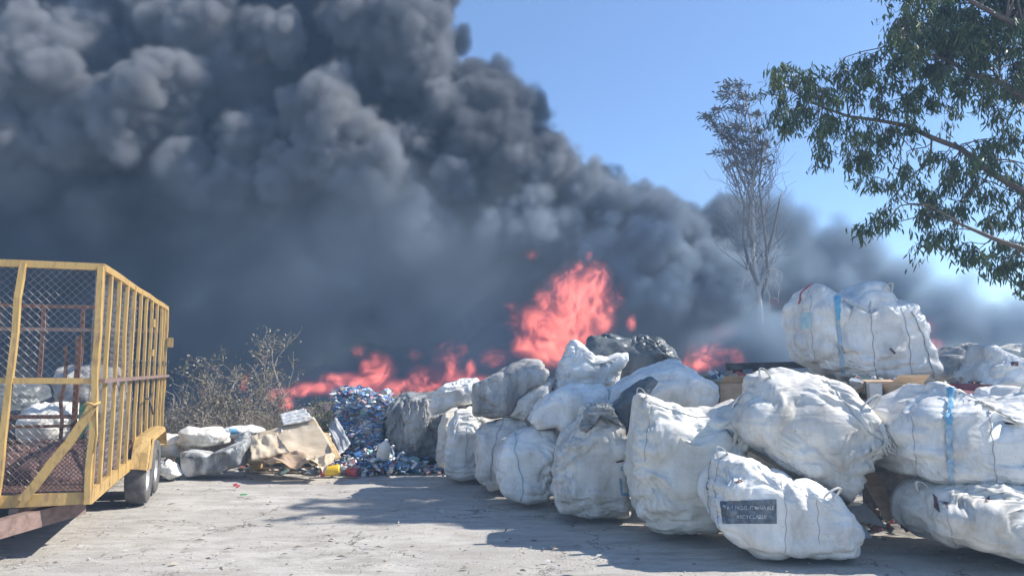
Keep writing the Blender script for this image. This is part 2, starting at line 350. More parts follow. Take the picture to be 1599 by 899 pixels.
# ------------------------------------------------------------------ smoke and flames as real volumes
def lattice(shape, cell, org, step, rng):
    """smooth value noise in [-1, 1] on a grid, trilinear in a random lattice of size cell"""
    out = None; dims = []
    for n, o, c in zip(shape, org, cell):
        p = (np.arange(n) * step) / c; i = p.astype(int); f = p - i; f = f * f * f * (f * (f * 6 - 15) + 10)
        dims.append((i, f.astype(np.float32), int(i[-1]) + 2))
    g = rng.random((dims[0][2], dims[1][2], dims[2][2]), dtype=np.float32) * 2 - 1
    for ax in range(3):
        i, f, _ = dims[ax]; sh = [1, 1, 1]; sh[ax] = -1; f = f.reshape(sh)
        g = np.take(g, i, axis=ax) * (1 - f) + np.take(g, i + 1, axis=ax) * f
    return g
def volume_from_grid(name, d, mn, step, mat):
    """a volume object whose voxels carry the densities computed above"""
    nx, ny, nz = d.shape
    me = bpy.data.meshes.new(name); me.vertices.add(d.size)
    a = me.attributes.new('d', 'FLOAT', 'POINT'); a.data.foreach_set('value', np.ascontiguousarray(d, dtype=np.float32).ravel())
    ob = bpy.data.objects.new(name, me); C.objects.link(ob); me.materials.append(mat)
    mx = [mn[k] + step * (s - 1) for k, s in enumerate(d.shape)]
    g = bpy.data.node_groups.new(name, 'GeometryNodeTree')
    g.interface.new_socket('Geometry', in_out='INPUT', socket_type='NodeSocketGeometry')
    g.interface.new_socket('Geometry', in_out='OUTPUT', socket_type='NodeSocketGeometry')
    N = g.nodes; L = g.links
    gi = N.new('NodeGroupInput'); go = N.new('NodeGroupOutput')
    vc = N.new('GeometryNodeVolumeCube')
    vc.inputs['Min'].default_value = mn; vc.inputs['Max'].default_value = mx
    for k, s in zip('XYZ', d.shape): vc.inputs['Resolution ' + k].default_value = s
    pos = N.new('GeometryNodeInputPosition'); sep = N.new('ShaderNodeSeparateXYZ'); L.new(pos.outputs[0], sep.inputs[0])
    idx = None
    for k, (s, mul) in enumerate(((nx, ny * nz), (ny, nz), (nz, 1))):
        m1 = N.new('ShaderNodeMath'); m1.operation = 'SUBTRACT'; L.new(sep.outputs[k], m1.inputs[0]); m1.inputs[1].default_value = mn[k]
        m2 = N.new('ShaderNodeMath'); m2.operation = 'DIVIDE'; L.new(m1.outputs[0], m2.inputs[0]); m2.inputs[1].default_value = step
        m3 = N.new('FunctionNodeFloatToInt'); m3.rounding_mode = 'ROUND'; L.new(m2.outputs[0], m3.inputs[0])
        m4 = N.new('FunctionNodeIntegerMath'); m4.operation = 'MULTIPLY'; L.new(m3.outputs[0], m4.inputs[0]); m4.inputs[1].default_value = mul
        if idx is None: idx = m4
        else:
            m5 = N.new('FunctionNodeIntegerMath'); m5.operation = 'ADD'; L.new(idx.outputs[0], m5.inputs[0]); L.new(m4.outputs[0], m5.inputs[1]); idx = m5
    na = N.new('GeometryNodeInputNamedAttribute'); na.data_type = 'FLOAT'; na.inputs[0].default_value = 'd'
    si = N.new('GeometryNodeSampleIndex'); si.data_type = 'FLOAT'; si.domain = 'POINT'; si.clamp = True
    L.new(gi.outputs[0], si.inputs['Geometry']); L.new(na.outputs[0], si.inputs['Value']); L.new(idx.outputs[0], si.inputs['Index'])
    L.new(si.outputs[0], vc.inputs['Density'])
    sm = N.new('GeometryNodeSetMaterial'); sm.inputs['Material'].default_value = mat
    L.new(vc.outputs[0], sm.inputs[0]); L.new(sm.outputs[0], go.inputs[0])
    md = ob.modifiers.new('volume', 'NODES'); md.node_group = g
    ob['kind'] = 'stuff'
    return ob
def smooth01(x): x = np.clip(x, 0, 1); return x * x * (3 - 2 * x)

def build_smoke():
    rng = np.random.default_rng(11); rnd = random.Random(5)
    st = 0.085; mn = (-21.0, 18.4, -0.2); shape = (500, 112, 196)
    X = (mn[0] + np.arange(shape[0]) * st).astype(np.float32)[:, None, None]
    Y = (mn[1] + np.arange(shape[1]) * st).astype(np.float32)[None, :, None]
    Z = (mn[2] + np.arange(shape[2]) * st).astype(np.float32)[None, None, :]
    S = np.full(shape, -1.5, np.float32)
    def puff(c, r, m=0.9):
        lo = [max(0, int((c[k] - r - m - mn[k]) / st)) for k in range(3)]
        hi = [min(shape[k], int((c[k] + r + m - mn[k]) / st) + 2) for k in range(3)]
        if any(h <= l for l, h in zip(lo, hi)): return
        sl_ = tuple(slice(l, h) for l, h in zip(lo, hi))
        dd = np.sqrt((X[sl_[0]] - c[0]) ** 2 + (Y[:, sl_[1]] - c[1]) ** 2 + (Z[:, :, sl_[2]] - c[2]) ** 2)
        S[sl_] = np.maximum(S[sl_], r - dd)
    edge = [(-300, -400), (560, -400), (610, -200), (672, -60), (690, 0), (735, 95), (825, 135), (842, 205), (900, 240), (960, 262), (1040, 285), (1072, 335),
            (1100, 330), (1135, 300), (1180, 285), (1232, 310), (1268, 352), (1330, 345), (1400, 390), (1480, 420), (1600, 465), (1800, 520)]
    ex = [e[0] for e in edge]; ey = [e[1] for e in edge]
    def top(px): return float(np.interp(px, ex, ey))
    def inside(px, py, m): return py - m > top(px) and py - m * .5 > top(px + m * .8)
    def cluster(px, py, Yc, rp, kids=26, gk=9, spread=1.0):
        c = at(px, py, Yc); r = rp / F_PX * Yc
        puff(c, r)
        for _ in range(kids):
            v = Vector((rnd.gauss(0, 1), rnd.gauss(-.55, 1), rnd.gauss(.15, 1))).normalized()
            r2 = r * rnd.uniform(.26, .5); c2 = c + v * (r * rnd.uniform(.72, 1.0) * spread)
            puff(c2, r2, .7)
            for _ in range(gk):
                v2 = (v + Vector((rnd.gauss(0, .8), rnd.gauss(-.2, .8), rnd.gauss(0, .8)))).normalized()
                puff(c2 + v2 * r2 * .9, r2 * rnd.uniform(.28, .5), .5)
    # the dark body behind
    for _ in range(700):
        px, py = rnd.uniform(-220, 1750), rnd.uniform(-260, 640)
        rp = rnd.uniform(60, 120) if px < 1000 else rnd.uniform(40, 70)
        if not inside(px, py, rp): continue
        puff(at(px, py, rnd.uniform(23.3, 26.0)), rp / F_PX * 24)
    # medium billows in front of it
    for _ in range(120):
        px, py = rnd.uniform(-200, 1080), rnd.uniform(-200, 420)
        rp = rnd.uniform(26, 62)
        if not inside(px, py, rp * 1.15): continue
        cluster(px, py, rnd.uniform(22.5, 24.6), rp, 16, 6)
    # rim of the plume
    for px in range(-100, 1090, 26):
        rp = rnd.uniform(26, 46)
        cluster(px, top(px) + rp * 1.25 + rnd.uniform(0, 12), rnd.uniform(22.4, 25), rp, 16, 6)
    for px in list(range(690, 700, 5)):
        pass
    # the billows one can tell apart
    B = [(440, 60, 21.2, 34), (405, 50, 21.5, 30), (60, 120, 20.9, 88), (130, 70, 21.4, 62), (255, 160, 21.0, 64), (200, 200, 20.9, 62), (305, 140, 21.2, 34), (20, 230, 21.2, 80), (110, 240, 21.2, 60),
         (395, 185, 20.9, 30), (375, 225, 20.5, 46), (310, 262, 20.5, 42), (425, 262, 20.6, 38), (355, 285, 20.6, 42), (270, 250, 20.9, 26),
         (470, 180, 20.9, 36), (525, 170, 20.5, 50), (520, 225, 20.4, 48), (590, 225, 20.5, 50), (570, 270, 20.6, 42), (635, 215, 21.1, 36), (625, 260, 21.1, 34),
         (330, 40, 21.8, 60), (240, 20, 22, 60), (560, 40, 21.9, 52), (640, 35, 21.6, 56), (668, 105, 21.6, 42), (630, 130, 21.7, 34), (690, 165, 21.8, 42), (600, 90, 22, 36), (360, 110, 21.8, 36),
         (745, 150, 22.3, 46), (790, 185, 22.4, 42), (740, 230, 21.8, 44), (800, 250, 21.8, 44), (720, 290, 21.5, 40),
         (860, 265, 22.1, 46), (905, 290, 21.9, 40), (830, 310, 21.3, 34), (790, 345, 21.2, 38), (850, 360, 21.2, 34), (890, 345, 21.4, 34),
         (965, 325, 21.6, 52), (1020, 335, 21.6, 44), (1050, 345, 21.9, 32), (950, 380, 21.1, 44), (1010, 390, 21.0, 50), (1055, 400, 21.3, 38), (970, 440, 21.1, 44), (1040, 450, 21.2, 44), (1090, 370, 22.2, 26),
         (1105, 400, 21.8, 34), (1120, 450, 21.6, 40), (540, 360, 21.2, 34), (565, 395, 21.3, 26), (660, 350, 21.5, 50), (160, 320, 21.5, 40)]
    for b in B: cluster(*b, kids=34, gk=10)
    for (px, py, Yc, rp) in [(1150, 350, 23, 40), (1195, 345, 23.2, 46), (1230, 370, 23.2, 40), (1170, 420, 22.6, 52), (1240, 430, 22.8, 56), (1185, 545, 19.6, 52), (1140, 560, 19.7, 44), (1235, 535, 19.8, 44), (1290, 550, 20.2, 50), (1300, 400, 23.2, 36),
                             (1340, 405, 23.0, 44), (1310, 460, 22.6, 50), (1400, 450, 22.8, 50), (1440, 480, 22.6, 50), (1490, 495, 22.8, 52), (1540, 515, 22.8, 50), (1600, 530, 22.8, 50), (1660, 550, 22.8, 50), (1720, 560, 23, 50)]:
        cluster(px, py, Yc, rp, 14, 4)
    n1 = lattice(shape, (2.2, 2.2, 2.2), mn, st, rng); n2 = lattice(shape, (.95, .95, .95), mn, st, rng)
    n3 = lattice(shape, (.5, .5, .5), mn, st, rng)
    # how crisp: billows above, drifting veil below and to the right
    soft = np.maximum(smooth01((6.6 - Z + n1 * .9 - .12 * X) / 3.2) * smooth01((1.5 - X) / 3 ), smooth01((X - 6.2) / 2.0) * np.float32(.45)) + 0 * Y
    soft = np.maximum(soft, smooth01((3.6 - Z) / 1.6)).astype(np.float32)
    n4 = lattice(shape, (.24, .24, .24), mn, st, rng)
    soft = np.where((X > 4.6) & (Y < 20.6), np.minimum(soft, .42), soft).astype(np.float32)
    S += n1 * .18 + n2 * .13 + n3 * .10 + np.abs(n2) * .1 + np.abs(n3) * .08 + n4 * .045
    wd = .22 + .22 * np.abs(n1) + soft * 1.7
    d = smooth01((S + soft * .55) / wd) * (1 - .72 * soft)
    d *= 1 + .45 * soft * (n1 + n2 * .7)
    # sunlit veil of thin smoke drifting low in front of the plume
    d = d + np.clip(.024 * smooth01((8.8 - Z) / 4) * smooth01((X + 12) / 6) * smooth01((10 - X) / 4) * smooth01((21.6 - Y) / 1.0) * (1 + .9 * n1 + .5 * n2), 0, 1)
    # taper at the ends of the grid
    for ax, A in ((1, Y),):
        d *= smooth01((A - mn[1]) / .5)
    d *= smooth01((mn[0] + st * shape[0] - X) / 2.5) * smooth01((X - mn[0]) / 2.5) * smooth01((mn[2] + st * shape[2] - Z) / 1.5)
    d[d < .01] = 0
    m = bpy.data.materials.new('sooty_smoke'); m.use_nodes = True; t = m.node_tree; t.nodes.clear()
    o = t.nodes.new('ShaderNodeOutputMaterial'); v = t.nodes.new('ShaderNodeVolumePrincipled'); t.links.new(v.outputs[0], o.inputs['Volume'])
    # soot: the deep core is blacker than the outer billows
    g = t.nodes.new('ShaderNodeTexCoord'); sp = t.nodes.new('ShaderNodeSeparateXYZ'); t.links.new(g.outputs['Object'], sp.inputs[0]); nz = t.nodes.new('ShaderNodeTexNoise'); nz.inputs['Scale'].default_value = .32; nz.inputs['Detail'].default_value = 3; t.links.new(g.outputs['Object'], nz.inputs['Vector'])
    ml = t.nodes.new('ShaderNodeMath'); ml.operation = 'MULTIPLY_ADD'; t.links.new(nz.outputs['Fac'], ml.inputs[0]); ml.inputs[1].default_value = 5.0; t.links.new(sp.outputs[1], ml.inputs[2])
    mr = t.nodes.new('ShaderNodeMapRange'); t.links.new(ml.outputs[0], mr.inputs[0]); mr.inputs[1].default_value = 22.8; mr.inputs[2].default_value = 25.6; mr.inputs[3].default_value = 0; mr.inputs[4].default_value = 1
    mx = t.nodes.new('ShaderNodeMix'); mx.data_type = 'RGBA'; t.links.new(mr.outputs[0], mx.inputs[0]); mx.inputs[6].default_value = (.39, .40, .42, 1); mx.inputs[7].default_value = (.045, .06, .09, 1)
    zr = t.nodes.new('ShaderNodeMapRange'); t.links.new(sp.outputs[2], zr.inputs[0]); zr.inputs[1].default_value = 8.2; zr.inputs[2].default_value = 4.2; zr.inputs[3].default_value = 0; zr.inputs[4].default_value = .9
    xr = t.nodes.new('ShaderNodeMapRange'); t.links.new(sp.outputs[0], xr.inputs[0]); xr.inputs[1].default_value = -12; xr.inputs[2].default_value = -4; xr.inputs[3].default_value = .25; xr.inputs[4].default_value = 1
    zx = t.nodes.new('ShaderNodeMath'); zx.operation = 'MULTIPLY'; t.links.new(zr.outputs[0], zx.inputs[0]); t.links.new(xr.outputs[0], zx.inputs[1])
    mz = t.nodes.new('ShaderNodeMix'); mz.data_type = 'RGBA'; t.links.new(zx.outputs[0], mz.inputs[0]); t.links.new(mx.outputs[2], mz.inputs[6]); mz.inputs[7].default_value = (.46, .58, .70, 1); t.links.new(mz.outputs[2], v.inputs['Color'])
    v.inputs['Density'].default_value = SMOKE_D; v.inputs['Anisotropy'].default_value = .0
    return volume_from_grid('smoke', np.clip(d, 0, 1.3), mn, st, m)
SMOKE_D = 4.5
import time as _t
_t0 = _t.time()
smoke = build_smoke()
print('smoke built', _t.time() - _t0)
# ------------------------------------------------------------------ ground
def build_ground():
    def axis(lo, hi, a, b, n, m=26):
        return np.concatenate([-np.geomspace(-lo, -a, m)[:-1] if lo < 0 else [], np.linspace(a, b, n), np.geomspace(b, hi, m)[1:]])
    xs = axis(-900, 900, -14, 14, 260); ys = np.concatenate([[-900, -300, -100, -30, -8, -2], np.linspace(1, 20, 240), np.geomspace(20, 1500, 30)[1:]])
    X, Y = np.meshgrid(xs, ys); P = np.stack([X.ravel(), Y.ravel(), 0 * X.ravel()], 1)
    near = np.clip(1 - (np.hypot(P[:, 0], P[:, 1] - 9) - 10) / 6, 0, 1)
    P[:, 2] = (pn(P * .45) * .022 + pn(P * 1.7 + 4) * .008 + pn(P * 6 + 4) * .0025) * near - .012
    nx, ny = len(xs), len(ys); F = [(j * nx + i, j * nx + i + 1, (j + 1) * nx + i + 1, (j + 1) * nx + i) for j in range(ny - 1) for i in range(nx - 1)]
    m, t, b, new, link = nodes('dusty_yard')
    a = noise_node(t, new, link, .55, 7, .62, stretch=(1, 1.6, 1), dist=.4); r = ramp(new, link, a.outputs['Fac'], [(.36, 0), (.66, 1)])
    c1 = mixc(new, link, r.outputs[0], (.44, .41, .365), (.57, .535, .48))
    a2 = noise_node(t, new, link, 3.2, 8, .72, stretch=(.6, 1.5, 1)); r2 = ramp(new, link, a2.outputs['Fac'], [(.42, 0), (.62, 1)])
    c2 = mixc(new, link, r2.outputs[0], c1, (.37, .34, .295))
    a4 = noise_node(t, new, link, 1.1, 5, .6, stretch=(.35, 2.4, 1), dist=1.2); r4 = ramp(new, link, a4.outputs['Fac'], [(.60, 0), (.72, 1)])
    c2 = mixc(new, link, r4.outputs[0], c2, (.34, .31, .27))
    a3 = noise_node(t, new, link, 46, 5, .7); r3 = ramp(new, link, a3.outputs['Fac'], [(.60, 0), (.72, 1)])
    c3 = mixc(new, link, r3.outputs[0], c2, (.20, .18, .16))
    v = new('ShaderNodeTexVoronoi'); v.feature = 'DISTANCE_TO_EDGE'; v.inputs['Scale'].default_value = .55
    wn = noise_node(t, new, link, 1.4, 5, .7); tc = new('ShaderNodeTexCoord'); va = new('ShaderNodeVectorMath'); va.operation = 'MULTIPLY_ADD'
    link(wn.outputs['Color'], va.inputs[0]); va.inputs[1].default_value = (1.6, 1.6, 0); link(tc.outputs['Object'], va.inputs[2]); link(va.outputs[0], v.inputs['Vector'])
    rc = ramp(new, link, v.outputs['Distance'], [(.0, 1), (.012, 0)])
    mk = noise_node(t, new, link, .8, 2, .5); rk = ramp(new, link, mk.outputs['Fac'], [(.48, 0), (.58, 1)]); mm = new('ShaderNodeMath'); mm.operation = 'MULTIPLY'; link(rc.outputs[0], mm.inputs[0]); link(rk.outputs[0], mm.inputs[1])
    c4 = mixc(new, link, mm.outputs[0], c3, (.17, .15, .13))
    link(c4, b.inputs['Base Color']); b.inputs['Roughness'].default_value = .93; b.inputs['Specular IOR Level'].default_value = .2
    inv = new('ShaderNodeMath'); inv.operation = 'SUBTRACT'; inv.inputs[0].default_value = 1; link(mm.outputs[0], inv.inputs[1])
    bump(new, link, b, [(a2.outputs['Fac'], .03), (a3.outputs['Fac'], .010), (inv.outputs[0], .01)], .8, 1)
    o = mesh_obj('ground', P, F, m, loc=(0, 0, 0)); tag(o, kind='structure')
build_ground()
# ------------------------------------------------------------------ the sacks
GB = 'white bulk sacks heaped on the right'
def build_sacks():
    # hidden and half hidden sacks that carry the upper ones
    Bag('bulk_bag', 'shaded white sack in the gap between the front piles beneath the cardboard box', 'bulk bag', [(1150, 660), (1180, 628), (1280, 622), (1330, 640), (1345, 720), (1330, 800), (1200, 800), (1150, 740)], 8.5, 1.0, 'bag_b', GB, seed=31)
    Bag('bulk_bag', 'white sack low behind the blue-strap one, under the maroon board', 'bulk bag', [(1440, 630), (1500, 615), (1620, 618), (1680, 650), (1680, 780), (1460, 780)], 8.0, 1.0, 'bag_a', GB, seed=32)
    # T : the sack on top
    t = Bag('bulk_bag', 'large taut white sack with two peaks and a blue strap, topmost on the right', 'bulk bag',
            [(1246, 500), (1247, 472), (1256, 447), (1268, 440), (1282, 446), (1303, 461), (1328, 457), (1340, 442), (1356, 432), (1372, 433), (1386, 444), (1392, 464), (1418, 476), (1438, 505), (1452, 545), (1462, 583), (1445, 600), (1400, 603), (1340, 597), (1300, 588), (1262, 566), (1248, 535)],
            8.1, 1.15, 'bag_a', GB, ground=False, seed=1, fold=.95, n=5.4, ang=.0)
    t.patch('strap', [(1303, 462), (1312, 462), (1312, 500), (1305, 500)], 'blue', 4, 14, .012)
    t.patch('strap', [(1305, 500), (1311, 500), (1320, 584), (1314, 584)], 'pale_blue', 3, 30, .008)
    t.patch('faded_band', [(1249, 488), (1268, 488), (1268, 512), (1249, 514)], 'green_band', 10, 8, .004)
    t.line('red_trim', [(1247, 474), (1252, 458), (1262, 447), (1268, 444)], 'red', r=.016)
    t.line('seam', [(1358, 470), (1362, 520), (1368, 592)]); t.line('seam', [(1408, 480), (1420, 530), (1424, 598)]); t.line('seam', [(1266, 462), (1266, 510), (1272, 560)], r=.005)
    t.line('edge_cord', [(1424, 487), (1440, 520), (1452, 562), (1459, 590)], r=.013); t.patch('tear', [(1388, 544), (1392, 543), (1399, 552), (1396, 553)], 'hole', 4, 4, .006)
    # behind on the right
    Bag('bulk_bag', 'slumped grey dirty sack behind the topmost sack, against the smoke', 'bulk bag', [(1440, 590), (1462, 552), (1490, 535), (1528, 532), (1545, 548), (1550, 600), (1500, 612)], 9.6, .8, 'bag_c', GB, ground=False, seed=2, n=4.4)
    Bag('bulk_bag', 'tan dusty sack at the far right edge behind the peaked white one', 'bulk bag', [(1560, 545), (1590, 532), (1640, 530), (1690, 560), (1690, 600), (1570, 600)], 9.2, .9, 'bag_d', GB, ground=False, seed=3)
    v = Bag('bulk_bag', 'white peaked sack with a round hole, upper right edge', 'bulk bag', [(1512, 604), (1520, 580), (1532, 560), (1537, 536), (1550, 531), (1562, 549), (1590, 556), (1640, 556), (1690, 580), (1690, 640), (1560, 640), (1520, 622)], 7.9, .9, 'bag_a', GB, ground=False, seed=4, n=4.5)
    v.patch('hole', [(1578, 565), (1590, 564), (1590, 571), (1579, 571)], 'hole', 5, 4, .004)
    # Q and P
    q = Bag('bulk_bag', 'white sack lying at the bottom right corner with small torn holes', 'bulk bag', [(1409, 800), (1412, 772), (1425, 754), (1460, 746), (1520, 742), (1600, 740), (1700, 745), (1740, 800), (1735, 880), (1640, 886), (1560, 884), (1500, 866), (1450, 848), (1420, 826)], 5.75, 1.15, 'bag_b', GB, seed=5, n=5.1, ang=-.15)
    q.patch('tear', [(1457, 770), (1463, 776), (1468, 800), (1459, 792)], 'hole', 5, 8, .004); q.patch('tear', [(1465, 781), (1480, 784), (1481, 796), (1477, 786)], 'hole', 4, 3, .004); q.patch('tear', [(1540, 777), (1546, 773), (1544, 783), (1537, 784)], 'hole', 3, 3, .004)
    q.line('seam', [(1478, 800), (1488, 840), (1494, 862)], r=.004)
    p = Bag('bulk_bag', 'wide white sack with a bright blue strap loop, on top of the bottom right one', 'bulk bag',
            [(1386, 672), (1394, 645), (1418, 622), (1440, 604), (1453, 590), (1464, 596), (1478, 616), (1500, 628), (1540, 622), (1575, 612), (1610, 600), (1680, 600), (1740, 660), (1740, 756), (1600, 762), (1520, 762), (1455, 756), (1415, 742), (1395, 715)], 6.0, 1.25, 'bag_a', GB, ground=False, seed=6, n=5.5, ang=-.2)
    p.patch('strap_loop', [(1480, 606), (1490, 606), (1486, 662), (1476, 662)], 'blue', 5, 20, .016)
    p.patch('strap', [(1476, 662), (1486, 662), (1490, 758), (1482, 758)], 'pale_blue', 4, 30, .008)
    p.line('seam', [(1424, 650), (1427, 690), (1432, 740)], r=.005); p.line('seam', [(1544, 640), (1550, 690), (1556, 752)], r=.005)
    # O tilted
    o = Bag('bulk_bag', 'big tilted white sack leaning over the sack with the dark printed panel', 'bulk bag',
            [(1142, 664), (1160, 632), (1176, 612), (1184, 584), (1210, 573), (1245, 570), (1290, 582), (1335, 602), (1356, 628), (1372, 660), (1385, 688), (1372, 716), (1345, 752), (1321, 786), (1290, 772), (1250, 748), (1205, 722), (1160, 690)], 6.35, 1.05, 'bag_b', GB, ground=False, seed=7, n=5.1, ang=-.55, lean=.15)
    o.line('edge_seam', [(1150, 686), (1200, 710), (1245, 732), (1295, 768)], r=.009); o.line('edge_seam', [(1292, 594), (1320, 630), (1350, 668), (1378, 690)], r=.006)
    rp = MB(); rnd = random.Random(2)
    for k in range(9):
        a = at(1376, 672, 6.5); rp.tube([a + Vector((rnd.uniform(-.03, .03), -.02 * i, .06 - i * .045 - .01 * k * (i > 2))) + Vector((rnd.uniform(-.01, .02) * i, 0, 0)) for i in range(5)], .004, 4)
    rp.build('rope_ends', M['bag_a'], o.root)
    # A label
    a = Bag('bulk_bag', 'squat white sack in front with a dark printed panel', 'bulk bag', [(1098, 775), (1101, 742), (1110, 712), (1126, 700), (1160, 712), (1200, 728), (1250, 742), (1290, 765), (1316, 796), (1325, 825), (1324, 866), (1290, 869), (1230, 870), (1170, 867), (1135, 848), (1106, 815)],
            6.02, .95, 'bag_a', GB, seed=8, n=5.2, ang=.12, fold=.95)
    a.patch('printed_panel', [(1124, 782), (1212, 779), (1213, 817), (1129, 817)], 'panel', 30, 14, .005)
    a.text('lettering', 'TUN PADIS-ETURNABLE', 1131, 795, 76, 6, 'ink'); a.text('lettering', 'RECYCLABLE', 1150, 809, 46, 6, 'ink')
    a.line('seam', [(1110, 716), (1104, 760), (1109, 810), (1120, 838)], r=.007); a.line('seam', [(1124, 715), (1114, 760), (1124, 830)], r=.004)
    a.line('seam', [(1218, 742), (1228, 790), (1226, 862)], r=.004); a.line('edge_seam', [(1236, 742), (1252, 785), (1257, 862)], r=.011); a.line('seam', [(1276, 780), (1280, 850)], r=.004)
    a.patch('tear', [(1146, 752), (1158, 748), (1160, 752), (1149, 754)], 'hole', 4, 3, .004)
    # B big upright
    b = Bag('bulk_bag', 'tallest upright white sack with a cord along its open brim, mid front', 'bulk bag', [(977, 735), (979, 690), (986, 650), (993, 614), (1004, 612), (1030, 620), (1062, 634), (1095, 636), (1130, 630), (1160, 622), (1168, 640), (1156, 690), (1148, 740), (1134, 800), (1112, 836), (1060, 838), (1020, 832), (992, 806)],
            6.75, 1.05, 'bag_d', GB, seed=9, n=5.4, ang=.05, gather=.3)
    b.line('brim_cord', [(998, 618), (1010, 628), (1050, 640), (1090, 652), (1110, 650)], r=.008); b.line('seam', [(1018, 630), (1010, 680), (1006, 720)], r=.006)
    # N behind B
    n_ = Bag('bulk_bag', 'white sack streaked with dark grey film, lying behind the tallest upright sack', 'bulk bag', [(935, 650), (945, 608), (975, 590), (1010, 572), (1040, 562), (1062, 558), (1085, 570), (1100, 586), (1122, 604), (1118, 650), (1050, 670), (960, 680)], 8.2, 1.1, 'bag_a', GB, ground=False, seed=10, n=4.6, ang=.5)
    f = Bag('film_wrap', 'crumpled dark grey film hanging over the streaked white sack beside the tallest one', 'plastic film', [(955, 660), (948, 638), (972, 610), (992, 598), (1020, 588), (1034, 596), (1012, 612), (990, 640), (978, 668), (972, 700), (958, 690)], 7.72, .5, 'film', None, ground=False, seed=11, n=3.3, fold=1.6)
    b.loop(1004, 622, -.3); b.loop(1150, 632, .5); a.loop(1130, 710, -.5, .10); a.loop(1290, 776, .9, .11); o.loop(1196, 590, -.4, .12); o.loop(1352, 634, .8); p.loop(1600, 612, .3); q.loop(1440, 760, -.6, .08); t.loop(1384, 452, .4, .10)
    # C with gathered neck
    c = Bag('bulk_bag', 'upright white sack with a gathered grey neck and blue print', 'bulk bag', [(858, 745), (860, 700), (876, 680), (897, 660), (915, 634), (940, 624), (962, 630), (975, 655), (986, 690), (984, 760), (978, 806), (930, 810), (868, 800), (859, 775)], 7.6, .95, 'bag_b', GB, seed=12, n=5.1, gather=.9, ang=.1)
    Bag('tied_neck', None, None, [(905, 672), (912, 642), (930, 628), (952, 626), (965, 640), (975, 668), (960, 662), (948, 645), (930, 655), (915, 676)], 7.62, .3, 'greyfilm', None, ground=False, seed=13, n=3.3, fold=1.3, gather=.8)
    neck = bpy.data.objects['tied_neck']; del_keys = [k for k in ('label', 'category') if k in neck]
    l = neck.location.copy(); neck.parent = c.root; neck.location = l - c.root.location
    c.patch('blue_print', [(967, 747), (971, 747), (973, 774), (970, 774)], 'blueprint', 3, 8, .004); c.patch('blue_print', [(971, 769), (984, 769), (984, 774), (971, 774)], 'blueprint', 6, 3, .004)
    for k in range(3): c.patch('blue_print', [(968, 728 + k * 2.6), (976, 728 + k * 2.6), (976, 729.2 + k * 2.6), (968, 729.2 + k * 2.6)], 'blueprint', 4, 1, .004)
    c.patch('tear', [(961, 720), (973, 717), (974, 720), (963, 722)], 'hole', 4, 2, .004)
    # D E F
    d = Bag('bulk_bag', 'rounded white sack with one blue-grey cord, left of the gathered-neck sack', 'bulk bag', [(768, 735), (771, 708), (786, 682), (812, 664), (840, 660), (866, 668), (880, 690), (874, 720), (864, 770), (858, 786), (822, 789), (788, 778), (772, 756)], 8.35, .85, 'bag_a', GB, seed=14, n=5.0, ang=-.1)
    d.line('cord', [(806, 672), (804, 700), (812, 735), (818, 760), (812, 786)], 'pale_blue', r=.011)
    e = Bag('bulk_bag', 'white sack with dark edge seam, half hidden behind the blue-grey-cord one', 'bulk bag', [(738, 700), (742, 668), (760, 656), (790, 648), (826, 648), (836, 668), (820, 720), (790, 762), (764, 762), (744, 740)], 9.2, .85, 'bag_b', GB, seed=15, n=5.0)
    e.line('edge_seam', [(788, 650), (776, 680), (768, 710), (766, 750)], r=.010)
    f_ = Bag('bulk_bag', 'narrow shaded white sack second from the left end of the heap', 'bulk bag', [(694, 700), (700, 665), (714, 634), (734, 632), (752, 640), (764, 660), (760, 700), (752, 744), (720, 744), (697, 738)], 10.2, .9, 'bag_a', GB, seed=16, n=5.1)
    f_.line('seam', [(733, 645), (729, 680), (727, 730)], 'pale_blue', r=.008)
    Bag('bulk_bag', 'thin strip of a cream sack beside the grey-brown bale', 'bulk bag', [(681, 700), (686, 660), (696, 636), (716, 634), (720, 680), (714, 728), (684, 724)], 11.1, .8, 'bag_d', GB, seed=17)
    Bag('bulk_bag', 'ribbed white sack slumped on top of the left end of the heap', 'bulk bag', [(667, 640), (674, 615), (692, 598), (718, 588), (748, 587), (756, 605), (742, 632), (708, 640), (680, 650), (670, 652)], 10.4, .9, 'bag_a', GB, ground=False, seed=18, n=4.4, fold=1.2)
    i_ = Bag('bulk_bag', 'upper white sack with a dirty dark grey lower side and a pointed bright top', 'bulk bag', [(730, 625), (735, 600), (765, 582), (800, 562), (826, 553), (845, 562), (862, 580), (856, 596), (836, 606), (818, 625), (800, 652), (766, 654), (736, 650)], 9.3, .95, 'bag_c', GB, ground=False, seed=19, n=4.7, ang=.4)
    Bag('bulk_bag', 'grey-white sack wedged under the pointed upper one', 'bulk bag', [(792, 652), (800, 625), (822, 606), (850, 588), (864, 592), (862, 620), (850, 650), (815, 662)], 9.25, .8, 'bag_b', GB, ground=False, seed=20)
    Bag('bulk_bag', 'crumpled white sack lying across the middle, below the frayed-top one', 'bulk bag', [(822, 660), (832, 635), (852, 614), (885, 596), (915, 592), (948, 600), (955, 625), (935, 650), (905, 668), (885, 684), (862, 672), (835, 672)], 8.35, .95, 'bag_a', GB, ground=False, seed=21, n=4.5, ang=.5, fold=1.1)
    Bag('bulk_bag', 'upright white sack with a frayed top beside the dark film bale', 'bulk bag', [(858, 610), (866, 585), (874, 560), (884, 536), (894, 528), (912, 540), (930, 552), (955, 556), (980, 548), (984, 560), (974, 585), (968, 612), (900, 616)], 9.4, .95, 'bag_a', GB, ground=False, seed=22, n=5.0, gather=.5)
